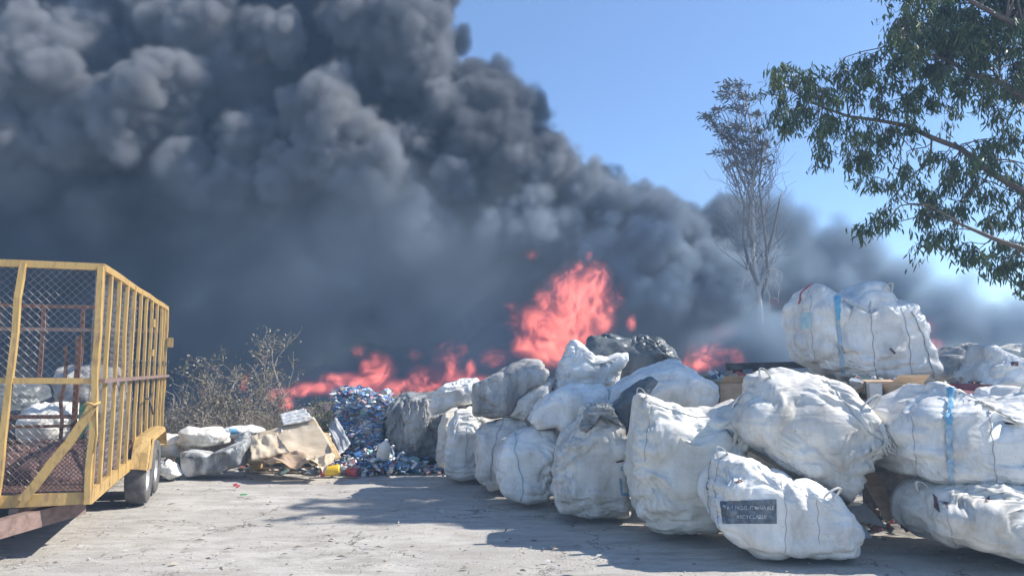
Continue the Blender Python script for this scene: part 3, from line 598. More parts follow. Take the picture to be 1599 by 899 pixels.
    Bag('bulk_bag', 'white sack filling the middle of the heap under the frayed-top sack', 'bulk bag', [(850, 660), (860, 600), (960, 600), (975, 660), (970, 740), (860, 740)], 9.4, 1.0, 'bag_b', GB, seed=23)
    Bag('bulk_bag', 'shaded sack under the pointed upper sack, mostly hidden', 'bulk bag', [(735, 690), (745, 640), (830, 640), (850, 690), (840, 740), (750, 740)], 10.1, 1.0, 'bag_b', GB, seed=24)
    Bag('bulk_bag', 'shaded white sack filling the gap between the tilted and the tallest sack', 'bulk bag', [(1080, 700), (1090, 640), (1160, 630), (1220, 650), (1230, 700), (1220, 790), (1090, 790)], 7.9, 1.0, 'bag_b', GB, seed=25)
    Bag('film_bale', 'dark bale of black film on top of the heap in front of the flames', 'bale', [(905, 560), (918, 528), (945, 521), (985, 523), (1005, 520), (1035, 530), (1052, 545), (1062, 562), (1060, 600), (930, 606)], 10.3, 1.0, 'film', None, ground=False, seed=26, n=5, fold=1.5, boxy_y=5)
    # plastic film bale at the left end
    Bag('film_bale', 'grey-brown bale of loose plastic film between the bottle bale and the white sacks', 'bale', [(603, 660), (604, 634), (618, 616), (640, 610), (690, 609), (706, 630), (706, 722), (640, 727), (608, 712)], 11.5, 1.2, 'greyfilm', None, seed=27, n=4, fold=1.9, ang=1.2)
    g = Bag('film_drape', 'torn milky film hanging down the front of the grey-brown bale', 'plastic film', [(632, 690), (628, 660), (622, 640), (640, 622), (668, 622), (676, 650), (664, 690), (650, 706)], 11.4, .25, 'bag_c', None, ground=False, seed=28, n=3.3, fold=1.8, ang=1.4)
build_sacks()
def build_between():
    # cardboard boxes, boards and refuse wedged in between the sacks
    def box(name, label, cat, px, Y, w, h, d, mat, rz=0, rx=0, flaps=True, open_=False):
        c = at(px[0], px[1], Y); Rm = Euler((rx, 0, rz)).to_matrix(); o = thing(name, label, cat, c)
        ax, ay, az = Rm @ Vector((w / 2, 0, 0)), Rm @ Vector((0, d / 2, 0)), Rm @ Vector((0, 0, h / 2)); b = MB(); t = .004
        b.quadbox(c - ay, ax, Rm @ Vector((0, t, 0)), az).quadbox(c + ay, ax, Rm @ Vector((0, t, 0)), az).quadbox(c - ax, Rm @ Vector((t, 0, 0)), ay * .97, az * .995).quadbox(c + ax, Rm @ Vector((t, 0, 0)), ay * .97, az * .995).quadbox(c - az * .99, ax * .97, ay * .97, Rm @ Vector((0, 0, t)))
        b.build('box_walls', M[mat], o)
        if flaps:
            for s in (-1, 1):
                q = c + az * 1.0 + ay * s; fl = Rm @ Vector((0, s * .09, .07 if s < 0 else .02)); MB().quadbox(q + fl * .55 + Vector((0, 0, .006)), ax * .96, fl * .5, Rm @ Vector((0, 0, .003))).build('flap', M[mat], o)
        return o
    box('cardboard_box', 'brown cardboard box below the topmost sack, between the tilted and the blue-strap sacks', 'box', (1398, 622), 7.3, .36, .30, .35, 'card', R(12))
    box('cardboard_box', 'pale grey-brown carton standing left of the brown box below the topmost sack', 'box', (1366, 624), 7.25, .10, .32, .3, 'clear', R(-20), flaps=False)
    box('cardboard_box', 'small brown carton behind the heap, just right of the streaked sack', 'box', (1137, 613), 8.6, .30, .22, .3, 'card', R(5))
    o = MB().quadbox(at(1510, 618, 7.3), (.26, .02, -.02), (.02, .3, .05), (0, .0, .012)).quadbox(at(1510, 614, 7.6), (.28, 0, -.01), (0, .01, 0), (-.02, 0, .10)).build('board', M['maroon']); tag(o, 'dark maroon board behind the bright blue strap loop', 'board')
    o = MB().quadbox(at(1330, 612, 8.3), (.75, 0, .0), (0, .6, 0), (0, 0, .05)).build('pallet_board', M['darkwood']); tag(o, 'dark flat board under the topmost sack', 'board')
    # dark open frame behind
    r = thing('metal_frame', 'dark sooty steel frame seen between the streaked sack and the topmost sack', 'frame', at(1220, 590, 10.2))
    b = MB(); A = at(1134, 572, 10.2); B = at(1310, 568, 10.2); b.bar(A, B, .06, .09); b.build('top_rail', M['darkmetal'], r)
    MB().bar(at(1134, 598, 10.2), at(1310, 596, 10.2), .05, .05).build('lower_rail', M['darkmetal'], r)
    for x in (1140, 1180, 1228, 1300): MB().bar(at(x, 574, 10.22), at(x + (-8 if x == 1140 else 0), 640, 10.22), .09 if x == 1180 else .05, .05).build('upright', M['darkmetal'], r)
    MB().quadbox(at(1205, 612, 10.3), (.34, 0, 0), (0, .02, 0), (0, 0, .14)).build('side_plate', M['darkmetal'], r)
    MB().quadbox(at(1152, 584, 10.26), (.07, 0, 0), (0, .01, 0), (0, 0, .09)).build('rusty_plate', M['pinkish'], r)
    # dark hollow between O and P with leaning cardboard
    def lean(name, label, pts, Y0, Y1, mat, th=.012):
        P = [at(x, y, Y0 + (Y1 - Y0) * f) for x, y, f in pts]; n_ = (P[1] - P[0]).cross(P[2] - P[0]).normalized() * th
        m_ = MB(); k = len(P); m_.add(P + [p + n_ for p in P], [tuple(range(k)), tuple(reversed(range(k, 2 * k)))] + [(i, k + i, k + (i + 1) % k, (i + 1) % k) for i in range(k)]); ob = m_.build(name, M[mat]); return tag(ob, label, 'board' if 'board' in name else 'sheet')
    lean('cardboard_sheet', 'strip of brown cardboard leaning in the shaded gap between the front piles', [(1345, 745, .4), (1368, 735, .5), (1402, 805, 0), (1385, 815, 0)], 6.9, 7.4, 'card')
    lean('cardboard_sheet', 'dull folded cardboard on the ground in the shaded gap beside the printed-panel sack', [(1326, 800, .3), (1350, 785, .6), (1385, 822, .1), (1340, 812, 0)], 6.8, 7.2, 'clear')
    lean('dark_backing_board', 'wide dark flat sheet closing off the back of the gap between the front piles', [(1340, 660, 0), (1425, 640, 0), (1440, 800, 0), (1350, 806, 0)], 7.9, 7.9, 'dark')  # flat dark sheet closing off the back of the hollow
    lean('plastic_sheet', 'pale blue scrap of film lying at the foot of the printed-panel sack, in the gap', [(1325, 826, .4), (1345, 818, .6), (1362, 838, .3), (1326, 840, 0)], 6.5, 6.9, 'pale_blue')
    # small refuse tucked along the top of the heap
    rnd = random.Random(8); m_ = MB()
    for (x0, x1, y0, y1, Y, k) in ((1095, 1165, 590, 606, 8.9, 60), (1330, 1430, 596, 608, 7.7, 60), (1480, 1530, 598, 612, 7.9, 40), (1360, 1385, 640, 700, 7.2, 30), (1340, 1430, 800, 826, 7.2, 30)):
        for _ in range(k):
            c = at(rnd.uniform(x0, x1), rnd.uniform(y0, y1), Y + rnd.uniform(-.1, .3)); e = Euler((rnd.uniform(0, 6), rnd.uniform(0, 6), rnd.uniform(0, 6))).to_matrix(); s = rnd.uniform(.03, .09)
            m_.quadbox(c, e @ Vector((s, 0, 0)), e @ Vector((0, s * rnd.uniform(.3, .9), 0)), e @ Vector((0, 0, s * rnd.uniform(.05, .4))))
    tag(m_.build('loose_refuse', M['scrap']), kind='stuff')
build_between()
# ------------------------------------------------------------------ trailer
def build_trailer():
    u = Vector((-.318, .948, 0)).normalized(); v = Vector((-u.y, u.x, 0)); v = Vector((-.948, -.318, 0)).normalized(); O = at(138, 783, 6.5); O.z = 0; ZB, ZT, ZM = .42, 2.46, 1.46
    T = lambda a, b, z: O + u * a + v * b + Vector((0, 0, z))
    LN, WD = 4.75, 2.15
    root = thing('cage_trailer', 'yellow steel cage trailer with chain-link sides on the left edge', 'trailer', T(LN / 2, WD / 2, 0))
    rnd = random.Random(4); Y = M['yellow']
    def bent(a, b, w, h, name, mat, amp=.012, k=7, par=root):
        a, b = Vector(a), Vector(b); m_ = MB(); pts = [a.lerp(b, i / k) + (u * rnd.uniform(-amp, amp) + v * rnd.uniform(-amp, amp)) * (0 < i < k) for i in range(k + 1)]
        side = (b - a).normalized()
        for i in range(k): m_.bar(pts[i], pts[i + 1] + (pts[i + 1] - pts[i]).normalized() * .004, w, h, up=v if abs(side.z) > .5 else (0, 0, 1))
        return m_.build(name, mat, par)
    # front face (b runs to the left) and side face (a runs away)
    bent(T(-.0, -.02, ZT), T(0, WD, ZT + .01), .05, .06, 'top_rail', Y); bent(T(0, 0, ZT), T(LN, 0, ZT - .03), .05, .06, 'top_rail', Y); bent(T(0, WD, ZT), T(LN, WD, ZT), .05, .05, 'top_rail', M['rust']); bent(T(LN, 0, ZT - .03), T(LN, WD, ZT - .03), .05, .05, 'top_rail', M['rust'])
    bent(T(0, 0, ZB + .05), T(0, WD, ZB + .05), .05, .10, 'bottom_rail', Y, .004); bent(T(0, 0, ZB + .05), T(LN, 0, ZB + .09), .05, .12, 'bottom_rail', Y, .01); bent(T(0, WD, ZB + .05), T(LN, WD, ZB + .05), .05, .12, 'bottom_rail', M['rust']); bent(T(LN, 0, ZB + .05), T(LN, WD, ZB + .05), .05, .12, 'bottom_rail', M['rust'])
    bent(T(-.03, 0, ZM), T(-.03, WD, ZM + .03), .03, .05, 'middle_rail', Y, .008); bent(T(0, -.045, ZM), T(LN, -.045, ZM - .02), .06, .035, 'middle_rail', M['brownsteel'], .012)
    bent(T(-.02, 0, ZB), T(-.02, -.0, ZT), .085, .045, 'corner_post', Y, .010)
    bent(T(.02, 0, ZB), T(.02, 0, ZT), .02, .05, 'corner_post', Y, .004)
    for b_ in (.63, 1.35, 2.12): bent(T(-.035, b_ + .05, ZB - .03), T(-.035, b_ - .04, ZT), .06, .045, 'post', Y, .014)
    a_s = [.38, .82, 1.28, 1.75, 2.2, 2.66, 3.12, 3.6, 4.08, 4.4, 4.72]
    for a_ in a_s: bent(T(a_ + rnd.uniform(-.02, .02), -.01, ZB + .02), T(a_, -.01, ZT), .065, .03, 'side_post', Y, .005)
    for b_ in (.0, .55, 1.1, 1.6, 2.15): bent(T(LN, b_, ZB), T(LN, b_, ZT - .03), .05, .05, 'rear_post', M['rust'] if b_ else Y)
    for a_ in (.0, .9, 1.8, 2.7, 3.6, 4.5): bent(T(a_, WD, ZB), T(a_, WD, ZT), .05, .05, 'far_post', M['rust'])
    bent(T(LN - .02, 0, 2.1), T(LN - .02, WD, 2.1), .04, .05, 'rear_rail', M['brownsteel']); bent(T(LN - .02, 0, 1.1), T(LN - .02, WD, 1.1), .04, .05, 'rear_rail', M['brownsteel'])
    bent(T(0, WD, 1.4), T(LN, WD, 1.4), .04, .05, 'far_rail', M['rust'])
    # bent diagonal strap tied to the corner post
    d = MB(); pts = [T(-.07, b_, z_) for b_, z_ in ((.0, 1.24), (.06, 1.12), (.16, .94), (.27, .79), (.37, .63), (.48, .48))]
    for p, q in zip(pts[:-1], pts[1:]): d.bar(p, q + (q - p) * .02, .075, .018, up=u)
    d.build('diagonal_strap', Y, root)
    k_ = MB(); k_.tube([T(-.07 + .07 * math.cos(t) * .9, .0 + .055 * math.sin(t), 1.27 + .01 * math.sin(3 * t)) for t in [i * .6 for i in range(12)]], .012, 5); k_.tube([T(-.06, -.03, 1.26), T(-.05, -.045, 1.0), T(-.05, -.03, .85)], .01, 5); k_.build('tie_strap', Y, root, smooth=True)
    # floor and chassis
    MB().quadbox(T(LN / 2, WD / 2, ZB + .02), u * (LN / 2 - .04), v * (WD / 2 - .04), (0, 0, .02)).build('floor', M['rust'], root)
    for b_ in (.55, 1.6): MB().bar(T(0, b_, ZB - .07), T(LN, b_, ZB - .07), .07, .12).build('chassis_beam', M['brownsteel'], root)
    for b_, b2 in ((.15, 1.05), (1.95, 1.15)): MB().bar(T(.5, b_, ZB - .10), T(-1.3, b2, ZB - .12), .10, .14).build('drawbar', M['brownsteel'], root)
    for a_ in (.4, 1.4, 2.4, 3.4, 4.4): MB().bar(T(a_, .04, ZB - .03), T(a_, WD - .04, ZB - .03), .05, .06).build('cross_member', M['rust'], root)
    # wheels
    def wheel(a_, b_):
        c = T(a_, b_, .335); w = MB(); ax = -v; prof = [(.20, -.10), (.225, -.105), (.30, -.11), (.325, -.095), (.335, -.05), (.335, .05), (.325, .095), (.30, .11), (.225, .105), (.20, .10)]; n_ = 40
        e1, e2 = u, Vector((0, 0, 1)); vs = []; fs = []
        for i in range(n_):
            t = 6.28318 * i / n_
            for r_, h in prof:
                rr = r_ - (.008 if r_ > .33 and i % 2 else 0); vs.append(c + (e1 * math.cos(t) + e2 * math.sin(t)) * rr + ax * h)
        k = len(prof)
        for i in range(n_):
            for j in range(k): fs.append((i * k + j, i * k + (j + 1) % k, ((i + 1) % n_) * k + (j + 1) % k, ((i + 1) % n_) * k + j))
        h_ = thing('wheel', None, None, c); h_.parent = root; h_.location = c - root.location
        del_ = [h_.pop(x) for x in ('label', 'category') if x in h_]
        mesh_obj('tyre', vs, fs, M['tyre'], h_, smooth=True)
        r = MB(); vs = []; fs = []; prof = [(.225, -.10), (.215, .10), (.20, .085), (.19, .04), (.15, .015), (.09, .03), (.07, .06), (.0, .065)]
        for i in range(32):
            t = 6.28318 * i / 32
            for r_, h in prof: vs.append(c + (e1 * math.cos(t) + e2 * math.sin(t)) * r_ + ax * h)
        k = len(prof)
        for i in range(32):
            for j in range(k - 1): fs.append((i * k + j, i * k + j + 1, ((i + 1) % 32) * k + j + 1, ((i + 1) % 32) * k + j))
        mesh_obj('rim', vs, fs, M['rim'], h_, smooth=True)
        for i in range(5):
            t = 6.28318 * i / 5; p = c + (e1 * math.cos(t) + e2 * math.sin(t)) * .11 + ax * .03; MB().tube([p, p + ax * .025], .012, 6).build('lug_nut', M['darkmetal'], h_)
    for a_ in (2.38, 3.08): wheel(a_, -.06); wheel(a_, WD + .06)
    # bent yellow fender over both wheels
    fm = MB(); prof = [(1.98, .44), (2.05, .60), (2.14, .72), (2.22, .77), (3.50, .80), (3.62, .72), (3.70, .55)]; vs = []; fs = []
    for a_, z_ in prof:
        for b_, dz in ((-.02, .0), (-.10, .012), (-.185, .0), (-.20, -.05)): vs.append(T(a_ + rnd.uniform(-.01, .01), b_, z_ + dz + rnd.uniform(-.012, .012)))
    n4 = 4
    for i in range(len(prof) - 1):
        for j in range(3): fs.append((i * n4 + j, i * n4 + j + 1, (i + 1) * n4 + j + 1, (i + 1) * n4 + j))
    fo = fm.add(vs, fs).build('fender', Y, root); s = fo.modifiers.new('thick', 'SOLIDIFY'); s.thickness = .006
    sd = MB(); sd.add([T(1.98, -.205, .44), T(2.2, -.205, .76), T(2.34, -.205, .76), T(2.28, -.205, .62), T(2.16, -.205, .42)], [(0, 1, 2, 3, 4)]); so_ = sd.build('fender_skirt', Y, root); s = so_.modifiers.new('thick', 'SOLIDIFY'); s.thickness = .006
    # hinge plates and latch on the side
    MB().quadbox(T(4.70, -.07, 1.93), u * .02, v * .04, (0, 0, .07)).build('hinge_plate', Y, root)
    MB().quadbox(T(2.9, -.06, 1.62 + .5), u * .06, v * .02, (0, 0, .05)).build('latch_block', Y, root); MB().quadbox(T(2.9, -.06, 1.75), u * .06, v * .02, (0, 0, .04)).build('latch_block', Y, root)
    lt = MB(); lt.tube([T(2.5, -.07, 1.20), T(2.75, -.09, 1.19), T(3.05, -.07, 1.24)], .012, 6); lt.tube([T(2.7, -.08, 1.2), T(2.66, -.12, 1.1), T(2.8, -.12, 1.0)], .010, 6); lt.build('latch', M['darkmetal'], root)
    for j, a_ in enumerate(a_s[3:]):     # painted loops across the posts
        MB().tube([T(a_ + .028 * math.cos(t) + (.02 if j % 2 else 0) * math.sin(2 * t), -.0545, 1.62 + .035 * math.sin(t)) for t in [i * .52 for i in range(13 - 3 * (j % 2))]], .005, 4).build('painted_mark', M['darkmetal'], root)
    # chain-link
    def link_mesh(A, dx, W, H, pitch, rad, name, mat, par, nsides=3, flat=0):
        m_ = MB(); A = Vector(A); dx = Vector(dx).normalized(); up = Vector((0, 0, 1)); nrm = dx.cross(up); cols = int(W / pitch); rows = int(H / pitch * 1.0); hx = pitch
        for c in range(cols + 1):
            pts = []
            for r_ in range(rows * 2 + 1):
                x = min(W, max(0, (c + (.5 if (r_ + 0) % 2 else 0)) * hx)); z = r_ * pitch * .5
                if z > H: break
                wob = pn(np.array([[x * 1.3, z * 1.3, c * .02 + A.x]]))[0]
                pts.append(A + dx * (x + .012 * wob) + up * z + nrm * (.004 * (1 if r_ % 2 else -1) + .02 * wob))
                # each wire zigzags and hooks into its neighbour
            m_.tube(pts, rad, nsides)
            pts2 = []
            for r_ in range(rows * 2 + 1):
                x = min(W, max(0, (c - (.5 if (r_ + 0) % 2 else 0) ) * hx)); z = r_ * pitch * .5
                if z > H: break
                wob = pn(np.array([[x * 1.3, z * 1.3, c * .02 + A.x]]))[0]
                pts2.append(A + dx * (x + .012 * wob) + up * z + nrm * (.004 * (-1 if r_ % 2 else 1) + .02 * wob))
            m_.tube(pts2, rad, nsides)
        return m_.build(name, mat, par)
    link_mesh(T(.03, .03, ZB + .1), v, WD - .06, ZT - ZB - .12, .066, .0024, 'chain_link', M['wire'], root)
    link_mesh(T(.04, .05, ZB + .1), u, 2.3, ZT - ZB - .12, .066, .0024, 'chain_link', M['wire'], root)
    link_mesh(T(.3, WD - .04, ZB + .1), u, 3.0, ZT - ZB - .12, .09, .0022, 'chain_link', M['rust'], root)
    link_mesh(T(.055, .03, ZB + .12), v, WD - .06, .46, .036, .0048, 'perforated_panel', M['brownsteel'], root)
    # boards behind the first side bays
    for a0, z1, mt in ((.12, 1.02, 'pinkish'), (.24, .98, 'clear'), (.36, 1.0, 'brownsteel')): MB().quadbox(T(a0 + .05, .07, (ZB + .06 + z1) / 2), u * .055, v * .008, (0, 0, (z1 - ZB - .06) / 2)).build('side_board', M[mt], root)
    MB().quadbox(T(.33, .12, 1.1), u * .10, v * .04, (0, 0, .16)).build('green_net', M['green'], root)
    # inner guard frame
    bent(T(1.7, .5, ZB), T(1.7, .5, 1.9), .05, .05, 'inner_post', M['rust']); bent(T(1.7, .62, ZB), T(1.7, .62, 1.8), .03, .03, 'inner_post', M['rust']); bent(T(1.7, .3, 1.05), T(1.7, 1.9, 1.08), .03, .04, 'inner_rail', M['rust']); bent(T(1.7, .3, .96), T(1.7, 1.9, .96), .03, .03, 'inner_rail', M['rust'])
    bent(T(1.5, 1.55, ZB), T(1.5, 1.55, 2.1), .06, .04, 'inner_post', Y); bent(T(1.5, 1.55, 2.1), T(1.5, 2.1, 2.1), .04, .05, 'inner_rail', Y)
    # the load
    Bag('bulk_bag', 'creased white sack riding in the cage trailer behind the chain-link', 'bulk bag', [(28, 690), (30, 645), (50, 628), (85, 624), (112, 628), (122, 655), (118, 680), (95, 705), (50, 708)], 8.3, .8, 'bag_d', 'sacks in the trailer', ground=False, res=5, seed=41, fold=1.3)
    Bag('bulk_bag', 'grey sack with a pale top at the back of the cage trailer', 'bulk bag', [(82, 600), (84, 572), (110, 564), (150, 562), (180, 570), (186, 600), (180, 660), (90, 660)], 9.5, .8, 'bag_c', 'sacks in the trailer', ground=False, res=5, seed=42, fold=1.2)
    Bag('refuse_heap', 'low dark reddish heap of refuse on the floor of the cage trailer', 'heap', [(-30, 760), (-20, 700), (30, 690), (80, 696), (130, 702), (150, 740), (150, 770)], 7.2, 1.6, 'pinkish', None, ground=False, res=5, seed=43, fold=2.0, clamp_z=.46)
    Bag('refuse_heap', 'tall dark heap of film rolls at the back of the cage trailer', 'heap', [(-60, 700), (-60, 600), (10, 585), (60, 600), (80, 640), (80, 700)], 9.9, 1.2, 'film', None, ground=False, res=5, seed=44, fold=2.0)
build_trailer()
# ------------------------------------------------------------------ refuse along the back of the yard
def build_bottle_bale():
    rnd = random.Random(12)
    root = thing('bottle_bale', 'tall bale of crushed blue and clear bottles behind the refuse', 'bale', gnd(562, 722))
    c = at(563, 668, 12.3); X0, X1 = at(527, 680, 12.2).x, at(606, 680, 12.2).x; ztop = at(560, 610, 12.3).z
    m_ = MB()
    for _ in range(4600):
        ux_ = rnd.random(); z = rnd.uniform(.0, ztop * (1 - .22 * ux_ ** 2)); f = z / ztop; xl = X0 + .04 * math.sin(z * 9); xr = X1 - .14 * f ** 2 + .05 * math.sin(z * 7 + 1)
        side = rnd.random()
        if side < .55: p = Vector((xl + (xr - xl) * ux_, 11.85 + .22 * f ** 2 + rnd.uniform(-.05, .06) + .05 * math.sin(z * 11), z))
        elif side < .72: p = Vector((xl + rnd.uniform(-.04, .05), rnd.uniform(11.9, 12.9), z))
        elif side < .86: p = Vector((xr + rnd.uniform(-.05, .04), rnd.uniform(11.9, 12.9), z))
        else: p = Vector((rnd.uniform(xl, xr), rnd.uniform(11.95, 12.9), ztop)); p.z = ztop * (1 - .22 * ((p.x - X0) / (X1 - X0)) ** 2) + rnd.uniform(-.08, .06)
        e = Euler((rnd.gauss(0, .5), rnd.gauss(0, .45), rnd.gauss(0, .8))).to_matrix(); s = rnd.uniform(.03, .085); h = rnd.uniform(.008, .026)
        ax, ay, az = e @ Vector((s, 0, 0)), e @ Vector((0, s * .7, 0)), e @ Vector((0, 0, h))
        m_.add([p - ax, p - ax * .4 - ay + az * .3, p + ax * .5 - ay * .8 - az * .4, p + ax, p + ax * .4 + ay, p - ax * .5 + ay * .8, p + az, p - az], [(0, 1, 6), (1, 2, 6), (2, 3, 6), (3, 4, 6), (4, 5, 6), (5, 0, 6), (1, 0, 7), (2, 1, 7), (3, 2, 7), (4, 3, 7), (5, 4, 7), (0, 5, 7)])
    m_.build('crushed_bottles', M['bottles'], root)['kind'] = 'stuff'
    MB().quadbox(((X0 + X1) / 2, 12.42, ztop / 2 - .15), ((X1 - X0) / 2 - .07, 0, 0), (0, .48, 0), (0, 0, ztop / 2 - .17)).build('bale_core', M['dark'], root)
    s = MB()
    for _ in range(1000):     # spill at the foot
        x = rnd.gauss(at(590, 720, 11.5).x, .42); y = rnd.gauss(11.45, .2); p = Vector((x, y, abs(rnd.gauss(0, .17)) * max(0, 1 - abs(x - at(590, 720, 11.5).x) / 1.1) + .02))
        e = Euler((rnd.gauss(0, .5), rnd.gauss(0, .5), rnd.uniform(0, 6))).to_matrix(); q = rnd.uniform(.02, .065)
        s.quadbox(p, e @ Vector((q, 0, 0)), e @ Vector((0, q * .5, 0)), e @ Vector((0, 0, q * .25)))
    tag(s.build('spilled_bottles', M['bottles']), kind='stuff')
build_bottle_bale()
def build_junk():
    rnd = random.Random(21)
    Bag('bulk_bag', 'empty white sack slumped next to the trailer wheels', 'bulk bag', [(244, 700), (246, 684), (256, 675), (272, 677), (284, 686), (283, 715), (262, 718), (247, 712)], 11.0, .5, 'bag_d', 'sacks in the refuse row', ground=False, res=5, seed=51, fold=1.5)
    Bag('bulk_bag', 'cream folded sack lying over the dirty foam block', 'bulk bag', [(274, 694), (277, 672), (290, 663), (312, 665), (340, 668), (356, 680), (352, 693), (320, 702), (290, 704)], 10.9, .6, 'bag_d', 'sacks in the refuse row', ground=False, res=5, seed=52, fold=1.4)
    b = Bag('bulk_bag', 'flattened white sack with a blue print behind the foam block', 'bulk bag', [(340, 684), (346, 667), (368, 661), (392, 662), (412, 672), (404, 684), (372, 690)], 11.6, .6, 'bag_a', 'sacks in the refuse row', ground=False, res=5, seed=53, fold=1.3)
    b.patch('blue_print', [(358, 669), (370, 670), (374, 677), (362, 678)], 'blue', 8, 5, .006)
    f = Bag('foam_block', 'dirty grey block with streaked sides lying at the left of the refuse row', 'block', [(284, 712), (283, 702), (292, 699), (330, 704), (370, 690), (388, 688), (390, 700), (386, 722), (345, 736), (298, 741), (287, 735)], 10.55, .55, 'foam', None, res=5, seed=54, n=6, boxy_y=7, fold=.4)
    Bag('film_wad', 'crumpled clear and grey film between the dirty block and the cream board', 'plastic film', [(372, 708), (366, 686), (384, 672), (392, 690), (394, 712), (380, 722)], 10.9, .4, 'greyfilm', None, ground=False, res=5, seed=55, fold=2)
    def panel(name, label, cat, pts, mat, th=.02, wave=0, nx=26, ny=14, amp=.02, seed=0, dy=.0):
        """a warped sheet spanned by four corners (px, py, Y), with real thickness"""
        Q = [at(*p) for p in pts]; n_ = (Q[1] - Q[0]).cross(Q[3] - Q[0]).normalized(); V = []
        for s_ in (0, 1):
            for j in range(ny + 1):
                for i in range(nx + 1):
                    u, v = i / nx, j / ny; p = (Q[0] * (1 - u) + Q[1] * u) * (1 - v) + (Q[3] * (1 - u) + Q[2] * u) * v
                    d = amp * pn(np.array([[u * 3 + seed, v * 2.2, seed]]))[0] * 2 + amp * .5 * pn(np.array([[u * 9 + seed, v * 8, seed]]))[0]
                    if wave: d += .012 * math.sin(v * wave * 6.283)
                    edge = .012 * pn(np.array([[u * 7, v * 7, seed + 3]]))[0]
                    V.append(p + n_ * (d + s_ * th) + Vector((edge, 0, edge)))
        W = nx + 1; K = W * (ny + 1); F = []
        for j in range(ny):
            for i in range(nx):
                a = j * W + i; F.append((a, a + 1, a + W + 1, a + W)); F.append((K + a, K + a + W, K + a + W + 1, K + a + 1))
        ring = [i for i in range(W)] + [j * W + nx for j in range(1, ny + 1)] + [ny * W + i for i in range(nx - 1, -1, -1)] + [j * W for j in range(ny - 1, 0, -1)]
        for q in range(len(ring)): a, b_ = ring[q], ring[(q + 1) % len(ring)]; F.append((b_, a, K + a, K + b_))
        return tag(mesh_obj(name, [tuple(v) for v in V], F, M[mat], smooth=True), label, cat)
    panel('corrugated_sheet', 'white corrugated sheet sticking up at the back of the refuse', 'sheet', [(437, 646, 11.7), (474, 637, 11.7), (491, 655, 11.3), (442, 664, 11.3)], 'sheet', .008, wave=4, ny=40, amp=.006, seed=2)
    panel('cream_board', 'large stained cream board leaning on the refuse row', 'board', [(404, 676, 11.4), (490, 650, 11.4), (530, 714, 10.7), (392, 716, 10.6)], 'cream', .03, amp=.014, seed=3)
    panel('stained_board', 'smaller brown-stained board overlapping the left of the cream one', 'board', [(390, 682, 11.2), (432, 676, 11.1), (452, 704, 10.6), (392, 716, 10.5)], 'cream', .02, amp=.03, seed=5)
    panel('bent_cardboard', 'torn strip of cardboard curling under the cream board', 'cardboard', [(400, 712, 10.7), (470, 704, 10.7), (500, 728, 10.35), (420, 722, 10.35)], 'card', .008, amp=.06, seed=7)
    panel('bent_cardboard', 'pale curled cardboard flap in front of the pallet, next to the yellow tub', 'cardboard', [(472, 712, 10.6), (526, 712, 10.7), (508, 734, 10.3), (478, 722, 10.4)], 'cream', .008, amp=.06, seed=9)
    panel('side_strip', 'narrow pale board leaning on the right edge of the cream board', 'board', [(504, 674, 11.2), (512, 676, 11.2), (532, 712, 10.65), (522, 716, 10.6)], 'wood', .03, amp=.01, seed=11, nx=6)
    panel('milky_sheet', 'milky plastic panel leaning between the cream board and the bottle bale', 'sheet', [(512, 662, 11.7), (526, 652, 11.7), (547, 692, 11.2), (528, 712, 11.0)], 'clear', .02, amp=.02, seed=13)
    panel('milky_sheet', 'dirty white scrap of board beneath the corrugated sheet', 'sheet', [(440, 664, 11.5), (488, 654, 11.6), (486, 668, 11.4), (440, 680, 11.2)], 'sheet', .02, amp=.06, seed=15)
    # pallet
    A = gnd(385, 738); r = thing('wooden_pallet', 'pale wooden pallet half buried under the cream board', 'pallet', A + Vector((.55, .4, 0)))
    ux, uy = Vector((1, .05, 0)).normalized(), Vector((-.05, 1, 0))
    for i in range(3): MB().bar(A + ux * (.08 + i * .52) , A + ux * (.08 + i * .52) + uy * .9 , .09, .10).build('stringer', M['wood'], r)
    for o_ in r.children: o_.location.z += .075
    for i in range(5): MB().quadbox(A + ux * .6 + uy * (.05 + i * .2) + Vector((0, 0, .142)), ux * .62, uy * .05, (0, 0, .010)).build('deck_board', M['wood'], r)
    for i in range(3): MB().quadbox(A + ux * .6 + uy * (.05 + i * .4) + Vector((0, 0, .012)), ux * .62, uy * .05, (0, 0, .010)).build('bottom_board', M['wood'], r)
    def lathe(c, ax, prof, n_=20):
        ax = Vector(ax).normalized(); x = ax.orthogonal().normalized(); y = ax.cross(x); V = []; F = []
        for h, r_ in prof:
            for j in range(n_): t = 6.28318 * j / n_; V.append(Vector(c) + ax * h + (x * math.cos(t) + y * math.sin(t)) * r_)
        for i in range(len(prof) - 1):
            for j in range(n_): F.append((i * n_ + j, i * n_ + (j + 1) % n_, (i + 1) * n_ + (j + 1) % n_, (i + 1) * n_ + j))
        return [tuple(v) for v in V], F
    c = gnd(508, 744) + Vector((0, 0, .075)); yt = thing('plastic_tub', 'yellow plastic tub with a red end, lying on its side in front of the refuse', 'tub', gnd(516, 744))
    V, F = lathe(c, (1, .12, .12), [(-.02, .0), (-.02, .06), (.0, .068), (.18, .078), (.20, .072), (.21, .0)]); mesh_obj('tub_body', V, F, M['yel'], yt)
    V, F = lathe(c - Vector((.035, .004, .004)), (1, .12, .12), [(-.03, .0), (-.03, .066), (.02, .07), (.02, .0)]); mesh_obj('tub_lid', V, F, M['red'], yt)
    c = gnd(545, 744) + Vector((0, 0, .07)); rc = thing('plastic_can', 'red plastic can lying by the bottle bale', 'can', gnd(551, 744))
    V, F = lathe(c, (1, -.5, .05), [(-.02, .0), (-.02, .055), (.15, .068), (.17, .062), (.17, .045), (.16, .0)]); mesh_obj('can_body', V, F, M['red'], rc)
